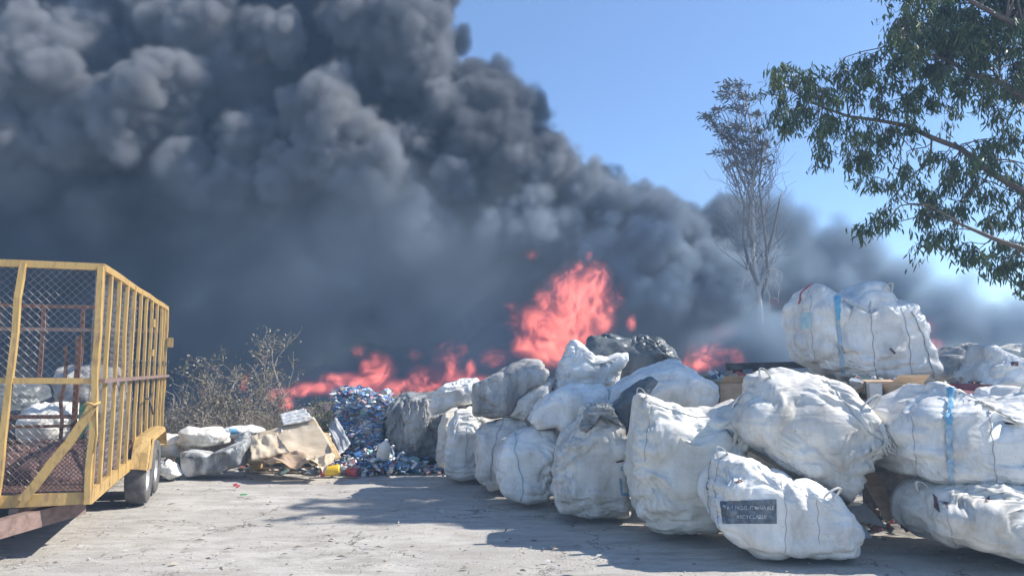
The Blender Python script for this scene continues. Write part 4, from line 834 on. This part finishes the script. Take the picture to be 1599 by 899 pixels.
    V, F = lathe(c + Vector((.152, -.076, .0076)), (1, -.5, .05), [(0, .02), (.012, .05), (.02, .05), (.02, .0)]); mesh_obj('can_lid', V, F, M['pinkish'], rc)
    c = at(600, 702, 11.15); V, F = lathe(c, (.25, -.2, 1), [(-.14, .0), (-.14, .085), (-.10, .095), (.05, .095), (.10, .06), (.13, .03), (.16, .03), (.16, 0)]); o = mesh_obj('plastic_jug', V, F, M['bag_d']); tag(o, 'squat cream plastic jug resting on the bottles at the foot of the bottle bale', 'jug')
    # film and rubbish by the wheels
    m_ = MB()
    for _ in range(260):
        x, y = rnd.uniform(240, 290), rnd.uniform(712, 744); p = gnd(x, y + 4); p.z = abs(rnd.gauss(.03, .06)) * (1 if y < 738 else .3); e = Euler((rnd.gauss(0, .8), rnd.gauss(0, .8), rnd.uniform(0, 6))).to_matrix(); s = rnd.uniform(.02, .09)
        m_.quadbox(p, e @ Vector((s, 0, 0)), e @ Vector((0, s * rnd.uniform(.4, 1), 0)), e @ Vector((0, 0, s * .08)))
    for _ in range(160):
        p = gnd(rnd.uniform(280, 620), rnd.uniform(728, 742)); p.z = .02; e = Euler((rnd.gauss(0, .3), rnd.gauss(0, .3), rnd.uniform(0, 6))).to_matrix(); s = rnd.uniform(.01, .05)
        m_.quadbox(p, e @ Vector((s, 0, 0)), e @ Vector((0, s * rnd.uniform(.2, 1), 0)), e @ Vector((0, 0, s * .1)))
    tag(m_.build('scattered_rubbish', M['scrap']), kind='stuff')
    Bag('film_wad', 'crumpled white film on the ground beside the trailer wheels', 'plastic film', [(250, 735), (252, 722), (262, 715), (276, 722), (284, 736), (268, 742)], 10.4, .3, 'bag_a', None, res=5, seed=56, fold=2)
    # small things on the open ground
    g = gnd(381, 773); o = MB().quadbox(g + Vector((0, 0, .012)), (.04, .005, 0), (0, .025, 0), (0, 0, .005)).build('green_scrap', plain('green_plastic', (.04, .45, .12), (.1, .3, .1), .4)); tag(o, 'small bright green scrap of plastic on the open ground', 'scrap')
    g = gnd(367, 762); m_ = MB(); 
    for k in range(4): m_.quadbox(g + Vector((rnd.uniform(-.04, .04), rnd.uniform(-.02, .02), .02 + .01 * k)), (.02, .006, .006), (0, .012, .008), (0, -.001, .002))
    tag(m_.build('wrapper', M['red']), 'crumpled red wrapper on the open ground', 'wrapper')
    m_ = MB()
    for _ in range(2600):
        x = rnd.uniform(-5.5, 6); y = 4.2 + abs(rnd.gauss(0, 4.0));
        if y > 14: continue
        p = Vector((x, y, .006)); a = rnd.uniform(0, 6.28); s = rnd.uniform(.006, .028) if rnd.random() < .9 else rnd.uniform(.03, .06); d = Vector((math.cos(a), math.sin(a), rnd.gauss(0, .12)))
        q = Vector((-d.y, d.x, 0)) * s * rnd.uniform(.12, .4); z_ = Vector((0, 0, s * .3)); m_.add([p - d * s, p + q + z_, p + d * s, p - q, p + z_ * .2], [(0, 3, 1), (3, 2, 1)])
    tag(m_.build('dry_leaf_litter', M['litter']), kind='stuff')
    m_ = MB()
    for _ in range(1700):
        x = rnd.uniform(-5, 6); y = rnd.uniform(4.3, 12); r_ = rnd.uniform(.003, .010) * (1 if rnd.random() < .97 else 2.5); p = Vector((x, y, r_ * .5))
        vs = [p + Vector((r_ * math.cos(t) * rnd.uniform(.7, 1.2), r_ * math.sin(t) * rnd.uniform(.7, 1.2), 0)) for t in (0, 1.57, 3.14, 4.71)] + [p + Vector((0, 0, r_ * .8)), p - Vector((0, 0, r_))]
        m_.add(vs, [(0, 1, 4), (1, 2, 4), (2, 3, 4), (3, 0, 4)])
    tag(m_.build('gravel', plain('pebbles', (.36, .33, .29), (.2, .18, .16), .9)), kind='stuff')
build_junk()
# ------------------------------------------------------------------ vegetation
def leafmat(name, cols, rough=.5):
    m, t, b, new, link = nodes(name)
    g = new('ShaderNodeNewGeometry'); r = new('ShaderNodeValToRGB'); link(g.outputs['Random Per Island'], r.inputs[0]); e = r.color_ramp.elements
    while len(e) < len(cols): e.new(.5)
    for k, c in enumerate(cols): e[k].position = k / (len(cols) - 1); e[k].color = (*c, 1)
    link(r.outputs[0], b.inputs['Base Color']); b.inputs['Roughness'].default_value = rough
    tr = new('ShaderNodeBsdfTranslucent'); link(r.outputs[0], tr.inputs[0]); mx = new('ShaderNodeMixShader'); mx.inputs[0].default_value = .30
    link(b.outputs[0], mx.inputs[1]); link(tr.outputs[0], mx.inputs[2]); link(mx.outputs[0], t.nodes['Material Output'].inputs['Surface']); return m
M['euc'] = leafmat('eucalyptus_leaf', [(.04, .075, .022), (.08, .125, .04), (.05, .09, .035), (.14, .18, .06), (.035, .06, .025)])
M['dryleaf'] = leafmat('sparse_dark_leaf', [(.05, .045, .035), (.07, .06, .045), (.035, .045, .035), (.09, .06, .05)])
M['shrubleaf'] = leafmat('shrub_leaf', [(.19, .17, .12), (.26, .22, .15), (.14, .14, .09), (.34, .28, .20)])
M['weed'] = leafmat('weed_leaf', [(.16, .22, .06), (.22, .26, .08), (.11, .16, .05)])
M['straw'] = leafmat('dry_grass', [(.42, .35, .25), (.30, .25, .19), (.48, .41, .29), (.22, .18, .14)])
M['bark'] = plain('smooth_bark', (.13, .10, .08), (.07, .052, .04), .85, sc=14, stretch=(1, 1, .3)); M['palebark'] = plain('pale_dead_bark', (.52, .49, .46), (.32, .29, .27), .85, sc=6, stretch=(1, 1, .3)); M['twig'] = plain('grey_twig', (.42, .36, .30), (.26, .21, .18), .9, sc=6)
def leaves(centres, dirs, length, width, rng, curve=.15):
    """narrow bent leaves: centres n x 3 is the stalk end, dirs the way they hang"""
    n = len(centres); d = dirs / (np.linalg.norm(dirs, axis=1, keepdims=True) + 1e-9); rv = rng.normal(size=(n, 3)); s = np.cross(d, rv); s /= (np.linalg.norm(s, axis=1, keepdims=True) + 1e-9); nn = np.cross(d, s)
    L = length * rng.uniform(.6, 1.2, (n, 1)); W = width * rng.uniform(.7, 1.2, (n, 1)); c = curve * rng.uniform(-1, 1, (n, 1))
    P = [centres, centres + d * L * .35 + s * W * .5 + nn * L * c * .5, centres + d * L * .35 - s * W * .5 + nn * L * c * .5, centres + d * L * .72 + s * W * .36 + nn * L * c * .6, centres + d * L * .72 - s * W * .36 + nn * L * c * .6, centres + d * L + nn * L * c * .1]
    V = np.stack(P, 1).reshape(-1, 3); b = (np.arange(n) * 6)[:, None]
    F = np.concatenate([b + [0, 2, 1], b + [1, 2, 3], b + [3, 2, 4], b + [3, 4, 5]]); return V, F
def wander(a, b, k, amp, rnd, sag=0):
    a, b = Vector(a), Vector(b); L = (b - a).length; pts = []; o1 = [rnd.uniform(-1, 1) for _ in range(6)]
    for i in range(k + 1):
        f = i / k; w_ = math.sin(f * math.pi); w2 = math.sin(f * 2 * math.pi); w3 = math.sin(f * 5 * math.pi)
        pts.append(a.lerp(b, f) + Vector((o1[0] * w_ + o1[1] * w2 + .3 * o1[2] * w3, o1[3] * w_, o1[4] * w_ + o1[5] * w2)) * amp * L + Vector((0, 0, -sag * w_ * L)))
    return pts
def build_eucalyptus():
    rnd = random.Random(77); rng = np.random.default_rng(77)
    root = thing('eucalyptus_tree', 'large eucalyptus whose leafy branches overhang from the right', 'tree', (8.6, 8.9, 0))
    tr = MB(); tr.tube([(8.6, 8.9, -.1), (8.5, 8.9, 1.5), (8.3, 8.8, 3.0), (8.5, 8.75, 4.6), (9.0, 8.9, 6.2), (9.4, 9.2, 8)], [.30, .26, .23, .19, .13, .05], 12); tr.build('trunk', M['bark'], root, smooth=True)
    Yb = 9.0; br = MB(); tips = []
    def limb(pts, r0, r1, n=7): br.tube(pts, [r0 + (r1 - r0) * i / (len(pts) - 1) for i in range(len(pts))], n)
    main = [Vector((8.35, 8.75, 2.7)), at(1680, 345, 8.6), at(1599, 300, Yb), at(1545, 268, Yb), at(1500, 232, Yb - .05), at(1455, 215, Yb - .1), at(1415, 196, Yb), at(1370, 188, Yb), at(1325, 182, Yb + .1), at(1285, 168, Yb), at(1250, 150, Yb), at(1215, 128, Yb)]
    limb(main, .05, .006, 9)
    second = [Vector((8.3, 8.75, 4.3)), at(1700, 120, 8.5), at(1640, 80, 8.5), at(1599, 48, 8.5), at(1570, 30, 8.5), at(1530, 10, 8.5), at(1480, -20, 8.5), at(1430, -50, 8.4)]
    limb(second, .06, .012, 8)
    third = [at(1599, 150, 8.9), at(1560, 128, 8.9), at(1520, 118, 8.9), at(1480, 95, 8.8), at(1440, 80, 8.8), at(1410, 60, 8.8)]; limb([Vector((8.3, 8.8, 4.0))] + third, .05, .008)
    low = [Vector((8.4, 8.8, 2.4)), at(1660, 400, 8.3), at(1600, 390, 8.2), at(1550, 372, 8.2), at(1500, 350, 8.2), at(1450, 320, 8.2)]; limb(low, .05, .006)
    anchors = main[2:] + third + second[2:] + low[1:]
    cl = []
    def region(n_, x0, x1, y0, y1, r0=20, r1=34, w=1.0):
        for _ in range(n_): cl.append((rnd.uniform(x0, x1), rnd.uniform(y0, y1), rnd.uniform(r0, r1), w))
    for c in [(1212, 118), (1208, 140), (1225, 108), (1238, 130), (1222, 160), (1216, 182), (1235, 190), (1228, 208), (1255, 118), (1262, 150), (1250, 170), (1275, 120), (1285, 145), (1270, 185), (1285, 205), (1300, 130), (1308, 160), (1325, 120), (1340, 105), (1352, 98), (1345, 130), (1330, 150), (1360, 120),
              (1375, 140), (1392, 110), (1300, 190), (1278, 225), (1285, 250), (1320, 200), (1335, 230), (1345, 250), (1325, 262), (1360, 210), (1360, 240), (1380, 170), (1365, 350), (1350, 362), (1385, 345), (1360, 260), (1352, 285), (1395, 200), (1380, 225),
              (1400, 130), (1420, 150), (1430, 175), (1450, 110), (1440, 140), (1460, 160), (1405, 100), (1475, 190), (1420, 205),
              (1400, 290), (1420, 275), (1440, 300), (1450, 330), (1462, 312), (1480, 345), (1470, 370), (1455, 378), (1440, 350), (1500, 330), (1510, 300), (1485, 290), (1530, 320), (1545, 345), (1520, 405), (1535, 415), (1500, 400), (1560, 385), (1575, 350), (1590, 330), (1555, 430), (1590, 400), (1596, 450), (1575, 425), (1480, 260), (1450, 250), (1520, 265), (1580, 290)]: cl.append((c[0], c[1], rnd.uniform(17, 26), .85))
    region(58, 1395, 1610, -30, 95, 22, 34); region(18, 1470, 1610, 90, 190, 18, 30, .8); region(12, 1480, 1620, 190, 330, 16, 26, .6); region(16, 1400, 1520, 40, 140, 18, 28, .9)
    region(14, 1560, 1750, -160, -20, 30, 44); region(30, 1620, 1850, -100, 450, 26, 40)
    LC, LD = [], []
    for (x, y, r_, w_) in cl:
        Y = rnd.uniform(8.4, 9.9); c = at(x, y, Y); rr = r_ / F_PX * Y
        near = sorted(anchors, key=lambda a: (a - c).length)[:2]; a = rnd.choice(near)
        tw = wander(a, c + Vector((0, 0, rr * .5)), 7, .09, rnd, -.05); L_ = (a - c).length
        br.tube(tw, [.004 + .007 * min(L_, 1.5) * (1 - i / 7) for i in range(8)], 4)
        for _ in range(6):
            s_ = tw[rnd.randint(4, 7)]; e_ = c + Vector((rnd.gauss(0, .55), rnd.gauss(0, .55), rnd.gauss(0, .45))) * rr; tt = wander(s_, e_, 4, .12, rnd); br.tube(tt, [.003, .0028, .0025, .002, .0015], 3)
            k = int(25 * w_)
            for _ in range(k):
                q = tt[rnd.randint(1, 4)] + Vector((rnd.gauss(0, .035), rnd.gauss(0, .035), rnd.gauss(0, .03))); LC.append(q); LD.append((rnd.gauss(0, .45), rnd.gauss(0, .45), -1 + rnd.gauss(0, .35)))
    br.build('branches', M['bark'], root, smooth=True)
    V, F = leaves(np.array([tuple(c) for c in LC]), np.array(LD), .115, .021, rng, .25); mesh_obj('foliage', V, F, M['euc'], root, smooth=False)
    # high crown out of frame, so that the tree stands as a whole
    LC, LD = [], []; br2 = MB()
    for _ in range(46):
        c = Vector((rnd.uniform(9.2, 13), rnd.uniform(8.4, 12.5), rnd.uniform(5.2, 8.6))); a = Vector((9.0, 8.9, rnd.uniform(4.6, 6.5))); br2.tube(wander(a, c, 6, .08, rnd), [.03, .025, .02, .015, .01, .007, .004], 4)
        for _ in range(90): q = c + Vector((rnd.gauss(0, .28), rnd.gauss(0, .28), rnd.gauss(0, .22))); LC.append(q); LD.append((rnd.gauss(0, .45), rnd.gauss(0, .45), -1))
    br2.build('upper_limbs', M['bark'], root, smooth=True); V, F = leaves(np.array([tuple(c) for c in LC]), np.array(LD), .15, .03, rng, .25); mesh_obj('upper_foliage', V, F, M['euc'], root, smooth=False)
build_eucalyptus()
def build_tall_tree():
    rnd = random.Random(9); rng = np.random.default_rng(9); Y = 20.6
    root = thing('slender_tree', 'tall slender half-bare tree standing in front of the smoke', 'tree', at(1188, 700, Y) * 1.0); root.location.z = 0
    P = lambda x, y, dy=0: at(x, y, Y + dy)
    t = MB(); b0 = P(1188, 560); b0.z = -.1
    t.tube([b0, P(1187, 490), P(1183, 440), P(1176, 400), P(1177, 350), P(1174, 300), P(1178, 250), P(1174, 200), P(1166, 165), P(1158, 140)], [.11, .09, .075, .06, .05, .042, .035, .028, .02, .012], 8); t.build('trunk', M['palebark'], root, smooth=True)
    t = MB(); stems = [[(1187, 470), (1199, 430), (1196, 380), (1190, 330), (1185, 290), (1190, 250), (1188, 215)], [(1184, 445), (1168, 410), (1160, 370), (1162, 320), (1150, 280), (1135, 240), (1125, 215)], [(1180, 400), (1168, 360), (1172, 310), (1150, 260), (1138, 200), (1125, 170)], [(1196, 400), (1208, 360), (1216, 320), (1220, 300)]]
    pts_all = []
    for s_ in stems:
        q = [P(x, y, rnd.uniform(-.15, .15)) for x, y in s_]; t.tube(q, [.05 * (1 - .85 * i / (len(q) - 1)) for i in range(len(q))], 6); pts_all += q
    for k in range(80):   # fine bare side branches, ascending
        x = rnd.uniform(1150, 1205); y = rnd.uniform(230, 440); a = P(x * .5 + 1178 * .5, y, 0); up = rnd.uniform(25, 70); side = rnd.choice((-1, 1)) * rnd.uniform(12, 42)
        q = wander(a, P(max(1106, min(1224, x + side)), y - up, rnd.uniform(-.5, .5)), 6, .10, rnd); t.tube(q, [.016, .013, .011, .009, .007, .006, .005], 4)
        for _ in range(4):
            z_ = q[rnd.randint(2, 6)]; t.tube(wander(z_, z_ + Vector((rnd.gauss(0, .25), rnd.gauss(0, .2), rnd.uniform(.15, .6))), 3, .1, rnd), .005, 3)
    t.build('bare_branches', M['bark'], root, smooth=True); t = MB()
    for k in range(26):   # hanging pale twigs low on the trunk
        a = P(rnd.uniform(1180, 1205), rnd.uniform(400, 440), 0); e = P(rnd.choice((rnd.uniform(1150, 1172), rnd.uniform(1200, 1220))), rnd.uniform(420, 500), rnd.uniform(-.3, .3)); t.tube(wander(a, e, 6, .25, rnd, -.25), .007, 4)
    t.build('hanging_twigs', M['palebark'], root, smooth=True)
    LC, LD = [], []; tw_ = MB()
    for (cx, cy, rx, ry, n_) in [(1148, 134, 20, 9, 60), (1135, 148, 16, 7, 50), (1162, 152, 18, 8, 60), (1150, 170, 16, 6, 40), (1108, 182, 11, 5, 45), (1122, 172, 8, 4, 20), (1116, 196, 10, 5, 30), (1184, 180, 10, 6, 30), (1148, 200, 22, 7, 70), (1138, 216, 16, 7, 50), (1168, 222, 18, 7, 60), (1186, 205, 12, 6, 36), (1146, 238, 20, 6, 56), (1182, 238, 16, 6, 50), (1160, 254, 24, 5, 44), (1192, 226, 10, 7, 30), (1128, 206, 10, 5, 24), (1116, 240, 9, 4, 14), (1172, 268, 18, 5, 30), (1196, 252, 12, 5, 24), (1135, 262, 12, 4, 14)]:
        for _ in range(int(n_ * 2.0)): LC.append(P(cx + rnd.gauss(0, rx * .55), cy + rnd.gauss(0, ry * .5), rnd.gauss(0, .35))); LD.append((-.5 + rnd.gauss(0, .8), rnd.gauss(0, .6), .1 + rnd.gauss(0, .6)))
        for _ in range(5): a = P(1160 + .3 * (cx - 1150), cy + rnd.uniform(18, 60)); t2 = wander(a, P(cx + rnd.gauss(0, rx * .6), cy + rnd.gauss(0, ry * .6), rnd.gauss(0, .3)), 5, .1, rnd); tw_.tube(t2, [.014, .011, .009, .007, .006, .005], 4)
    tw_.build('upper_twigs', M['bark'], root, smooth=True)
    V, F = leaves(np.array([tuple(c) for c in LC]), np.array(LD), .19, .042, rng, .3); mesh_obj('foliage', V, F, M['dryleaf'], root, smooth=False)
build_tall_tree()
def shrub(name, label, cx, cy, Y, w, top, n_st, n_leaf, seed, leaf='shrubleaf', mat='twig', ll=.07):
    rnd = random.Random(seed); rng = np.random.default_rng(seed); g = at(cx, cy, Y); g.z = 0; root = thing(name, label, 'shrub', g, None); t = MB(); ends = []
    for k in range(n_st):
        a = g + Vector((rnd.gauss(0, .14), rnd.gauss(0, .14), -.02)); ang = rnd.uniform(-1, 1); e = g + Vector((ang * w * rnd.uniform(.4, 1), rnd.gauss(0, .3) * w, top * rnd.uniform(.45, 1) * (1 - .35 * abs(ang)))); q = wander(a, e, 7, .09, rnd, -.06); r0 = rnd.uniform(.008, .018)
        t.tube(q, [r0 * (1 - .8 * i / 7) for i in range(8)], 4)
        for _ in range(7):
            z_ = q[rnd.randint(3, 7)]; d = Vector((rnd.gauss(0, .22), rnd.gauss(0, .22), rnd.uniform(.02, .35))) * (.5 + top * .25); q2 = wander(z_, z_ + d, 4, .12, rnd); t.tube(q2, [.006, .005, .004, .003, .002], 3); ends.append(q2)
    t.build('stems', M[mat], root, smooth=True)
    LC = []; LD = []
    for _ in range(n_leaf): q = rnd.choice(ends)[rnd.randint(1, 4)]; LC.append(tuple(q + Vector((rnd.gauss(0, .05), rnd.gauss(0, .05), rnd.gauss(0, .05))))); LD.append((rnd.gauss(0, 1), rnd.gauss(0, 1), rnd.gauss(.3, .8)))
    V, F = leaves(np.array(LC), np.array(LD), ll, ll * .42, rng); mesh_obj('leaves', V, F, M[leaf], root, smooth=False)
shrub('shrub', 'leafy grey-green shrub, widest of those by the trailer', 350, 720, 13.0, .85, 2.0, 24, 1800, 1)
shrub('shrub', 'tall thin shrub with a single high shoot, fading into the smoke', 425, 720, 13.8, .65, 2.35, 14, 700, 2)
shrub('shrub', 'dry twiggy bush with few leaves right behind the trailer fender', 280, 720, 12.6, .7, 1.25, 26, 300, 3)
shrub('shrub', 'low dry twiggy bush in front of the leafy shrub', 335, 724, 12.2, .8, 1.0, 24, 350, 4)
shrub('shrub', 'bare dark bush at the foot of the tall thin shrub', 400, 722, 12.8, .7, 1.0, 24, 250, 5)
shrub('shrub', 'small bright green weed growing behind the milky panel', 508, 700, 12.0, .28, .98, 16, 900, 6, leaf='weed', ll=.06)
def build_grass():
    rnd = random.Random(31); t = []; F = []
    for _ in range(9000):
        x = rnd.uniform(-7.2, -3.0); y = rnd.uniform(11.9, 15.0)
        if x > -3.9 and rnd.random() < .4: continue
        h = rnd.uniform(.35, .95) * (1 if x < -3.8 else .7); a = Vector((x, y, 0)); l = Vector((rnd.gauss(0, .16), rnd.gauss(0, .16), h)); m_ = a + l * .55 + Vector((rnd.gauss(0, .03), rnd.gauss(0, .03), 0)); e = a + l + Vector((rnd.gauss(0, .08), 0, -.05)); wv = Vector((rnd.uniform(.002, .006), 0, 0)); k = len(t)
        t += [tuple(a - wv), tuple(a + wv), tuple(m_ + wv), tuple(m_ - wv), tuple(e)]; F += [(k, k + 1, k + 2, k + 3), (k + 3, k + 2, k + 4)]
    tag(mesh_obj('dry_grass', t, F, M['straw'], smooth=False), kind='stuff')
build_grass()
# ------------------------------------------------------------------ burning refuse and flames
def build_rubble():
    xs = np.linspace(-7, 14, 260); ys = np.linspace(14.4, 22, 80); X, Y = np.meshgrid(xs, ys); P = np.stack([X.ravel(), Y.ravel(), 0 * X.ravel()], 1)
    hgt = np.interp(P[:, 0], [-7, -5.4, -4.0, -3.0, -1, 2, 6, 14], [.0, .35, .8, .9, 1.0, 1.15, 1.3, 1.2]); prof = smooth01((P[:, 1] - 14.4) / 1.4) * smooth01((22 - P[:, 1]) / 2)
    b = 1 - np.abs(pn(P * 1.1)) * 1.6; c = 1 - np.abs(pn(P * 3.1 + 3)) * 1.6; d = pn(P * 8 + 5); P[:, 2] = prof * (hgt * (.45 + .5 * b) + .16 * c + .07 * d) - .03
    nx, ny = len(xs), len(ys); F = [(j * nx + i, j * nx + i + 1, (j + 1) * nx + i + 1, (j + 1) * nx + i) for j in range(ny - 1) for i in range(nx - 1)]
    tag(mesh_obj('charred_rubble', P, F, M['ash'], smooth=False), kind='stuff')
    rnd = random.Random(6); m_ = MB()
    for _ in range(420):
        x = rnd.uniform(-5.6, 9); y = rnd.uniform(14.5, 16.2); z = np.interp(x, [-6, -4, 0, 6], [.1, .6, .75, .9]) * (y - 14.4) / 1.6; a = Vector((x, y, z)); l = rnd.uniform(.1, .6); e = a + Vector((rnd.gauss(0, 1), rnd.gauss(0, .5), rnd.gauss(.3, .5))).normalized() * l; m_.bar(a, e, rnd.uniform(.01, .05), rnd.uniform(.008, .03))
    tag(m_.build('charred_debris', M['darkwood']), kind='stuff')
build_rubble()
def build_flames():
    st = .038; mn = (-6.6, 14.7, .0); shape = (460, 56, 146); rng = np.random.default_rng(2)
    X = (mn[0] + np.arange(shape[0]) * st)[:, None, None]; Yg = (mn[1] + np.arange(shape[1]) * st)[None, :, None]; Z = (mn[2] + np.arange(shape[2]) * st)[None, None, :]
    Yc = 15.9; env = np.zeros(shape, np.float32)
    # fire tongues: centre (px, py), half width and half height in pixels, strength, depth offset
    T_ = [(905, 480, 55, 60, 1.0, 0), (880, 520, 60, 45, 1.0, .1), (835, 500, 40, 30, .75, .3), (930, 440, 26, 34, .8, .2), (860, 545, 34, 26, 1.15, -.2), (905, 415, 10, 12, .55, .3), (830, 398, 16, 10, .5, .5), (820, 540, 22, 20, .9, .1), (940, 500, 22, 26, .9, 0), (800, 480, 18, 14, .4, .3),
          (590, 585, 26, 32, 1.0, 0), (565, 600, 28, 18, 1.0, 0), (610, 605, 20, 14, .95, 0), (500, 605, 32, 10, .95, 0), (478, 604, 20, 10, .9, 0), (446, 628, 10, 16, 1.1, -.3), (426, 620, 8, 10, 1.0, -.3), (560, 548, 12, 12, .6, .3), (530, 600, 16, 12, .8, .2),
          (655, 590, 26, 24, .62, .5), (650, 555, 16, 14, .45, .6), (705, 575, 10, 24, .85, .1), (735, 575, 9, 16, .8, .1), (700, 560, 40, 40, .42, .8), (725, 545, 10, 14, .5, .5), (770, 560, 30, 22, .5, .6),
          (1105, 555, 42, 26, .62, .4), (1085, 570, 30, 14, .8, .2), (1125, 520, 36, 20, .42, .8), (1150, 560, 14, 20, .6, .3), (1210, 475, 34, 12, .38, .9), (1245, 500, 8, 34, .6, .3), (1446, 512, 10, 16, .7, .2), (1455, 540, 14, 14, .8, .1), (1440, 495, 6, 8, .4, .2), (985, 505, 10, 14, .7, .2), (870, 440, 16, 16, .6, .4), (850, 470, 20, 22, .75, .3), (895, 445, 22, 26, .85, .1), (920, 400, 8, 9, .6, .2), (955, 480, 10, 16, .7, .3), (540, 590, 40, 10, .85, .1), (585, 560, 9, 14, .75, .1), (572, 575, 12, 16, .9, 0), (630, 600, 14, 10, .8, .2), (470, 612, 60, 9, .72, .2), (560, 612, 70, 10, .8, .2), (660, 606, 60, 12, .66, .3), (740, 596, 60, 14, .66, .3), (690, 590, 50, 22, .5, .5), (1190, 590, 18, 10, .7, .3), (1228, 590, 12, 10, .6, .3)]
    for px, py, hw, hh, s_, dy in T_:
        c = at(px, py, Yc + dy); a = hw / F_PX * Yc; b_ = hh / F_PX * Yc; d2 = ((X - c.x) / a) ** 2 + ((Z - c.z) / b_) ** 2 + ((Yg - c.y) / .34) ** 2
        env = np.maximum(env, (s_ * np.exp(-d2 * .85)).astype(np.float32))
    for px, py, s_ in ((382, 592, .9), (380, 604, .8), (386, 628, .8), (316, 612, .5)):
        c = at(px, py, 14.95); d2 = ((X - c.x) / .09) ** 2 + ((Z - c.z) / .13) ** 2 + ((Yg - c.y) / .2) ** 2; env = np.maximum(env, (s_ * np.exp(-d2)).astype(np.float32))
    # turbulent filaments, leaning with the draught
    I = [np.arange(n_) for n_ in shape]; wx = lattice(shape, (.55, .7, .8), mn, st, rng); wz = lattice(shape, (.6, .7, .7), mn, st, rng); w2 = lattice(shape, (.22, .3, .3), mn, st, rng)
    def fil(fx, fy, fz, k):
        out = np.empty(shape, np.float32)
        for i0 in range(0, shape[0], 50):
            sl_ = slice(i0, min(i0 + 50, shape[0])); xx = X[sl_] + .42 * wx[sl_] + .12 * w2[sl_] - .35 * Z; yy = Yg + .2 * wz[sl_]; zz = Z + .40 * wz[sl_] + .12 * w2[sl_]
            xx, yy, zz = np.broadcast_arrays(xx, yy, zz); q = np.stack([xx.ravel() * fx + k, yy.ravel() * fy + k, zz.ravel() * fz], 1); out[sl_] = (1 - 2.0 * np.abs(pn(q))).reshape(xx.shape)
        return out
    f1 = fil(1.9, 1.6, 1.3, 3.1); f2 = fil(4.6, 3.4, 3.2, 9.7)
    f3 = fil(9.0, 6.0, 6.5, 4.2); h = env * 1.0 + .40 * f1 + .52 * f2 + .44 * f3 - 1.24
    d = smooth01(h / .42) * (.18 + .82 * smooth01(f2 * .9 + f3 * .4)) * np.clip(env * 1.2, 0, 1)
    d += smooth01((env - .12) / .8) * .12
    d[d < .01] = 0
    m = bpy.data.materials.new('flame'); m.use_nodes = True; t = m.node_tree; t.nodes.clear(); new = t.nodes.new; link = t.links.new
    o = new('ShaderNodeOutputMaterial'); v = new('ShaderNodeVolumePrincipled'); link(v.outputs[0], o.inputs['Volume']); a = new('ShaderNodeAttribute'); a.attribute_name = 'density'
    r = new('ShaderNodeValToRGB'); link(a.outputs['Fac'], r.inputs[0]); e = r.color_ramp.elements; e[0].position = .05; e[0].color = (1, .14, .125, 1); e[1].position = .9; e[1].color = (1, .21, .14, 1)
    k = new('ShaderNodeMath'); k.operation = 'MULTIPLY'; link(a.outputs['Fac'], k.inputs[0]); k.inputs[1].default_value = FIRE_E
    link(k.outputs[0], v.inputs['Emission Strength']); link(r.outputs[0], v.inputs['Emission Color']); v.inputs['Color'].default_value = (.40, .33, .34, 1); v.inputs['Density'].default_value = 1.1
    fl = volume_from_grid('flames', d, mn, st, m); tag(fl, kind='stuff')
FIRE_E = 1.65
build_flames()
# thin smoke drifting through the air of the whole yard
def build_haze():
    m = bpy.data.materials.new('drifting_haze'); m.use_nodes = True; t = m.node_tree; t.nodes.clear(); o = t.nodes.new('ShaderNodeOutputMaterial'); v = t.nodes.new('ShaderNodeVolumePrincipled'); t.links.new(v.outputs[0], o.inputs['Volume'])
    v.inputs['Color'].default_value = (.38, .58, .86, 1); v.inputs['Density'].default_value = HAZE_D; v.inputs['Anisotropy'].default_value = .1
    b = MB().quadbox((0, 16, 12), (60, 0, 0), (0, 30, 0), (0, 0, 13)); h = b.build('haze', m); tag(h, kind='stuff')
HAZE_D = .0042
build_haze()
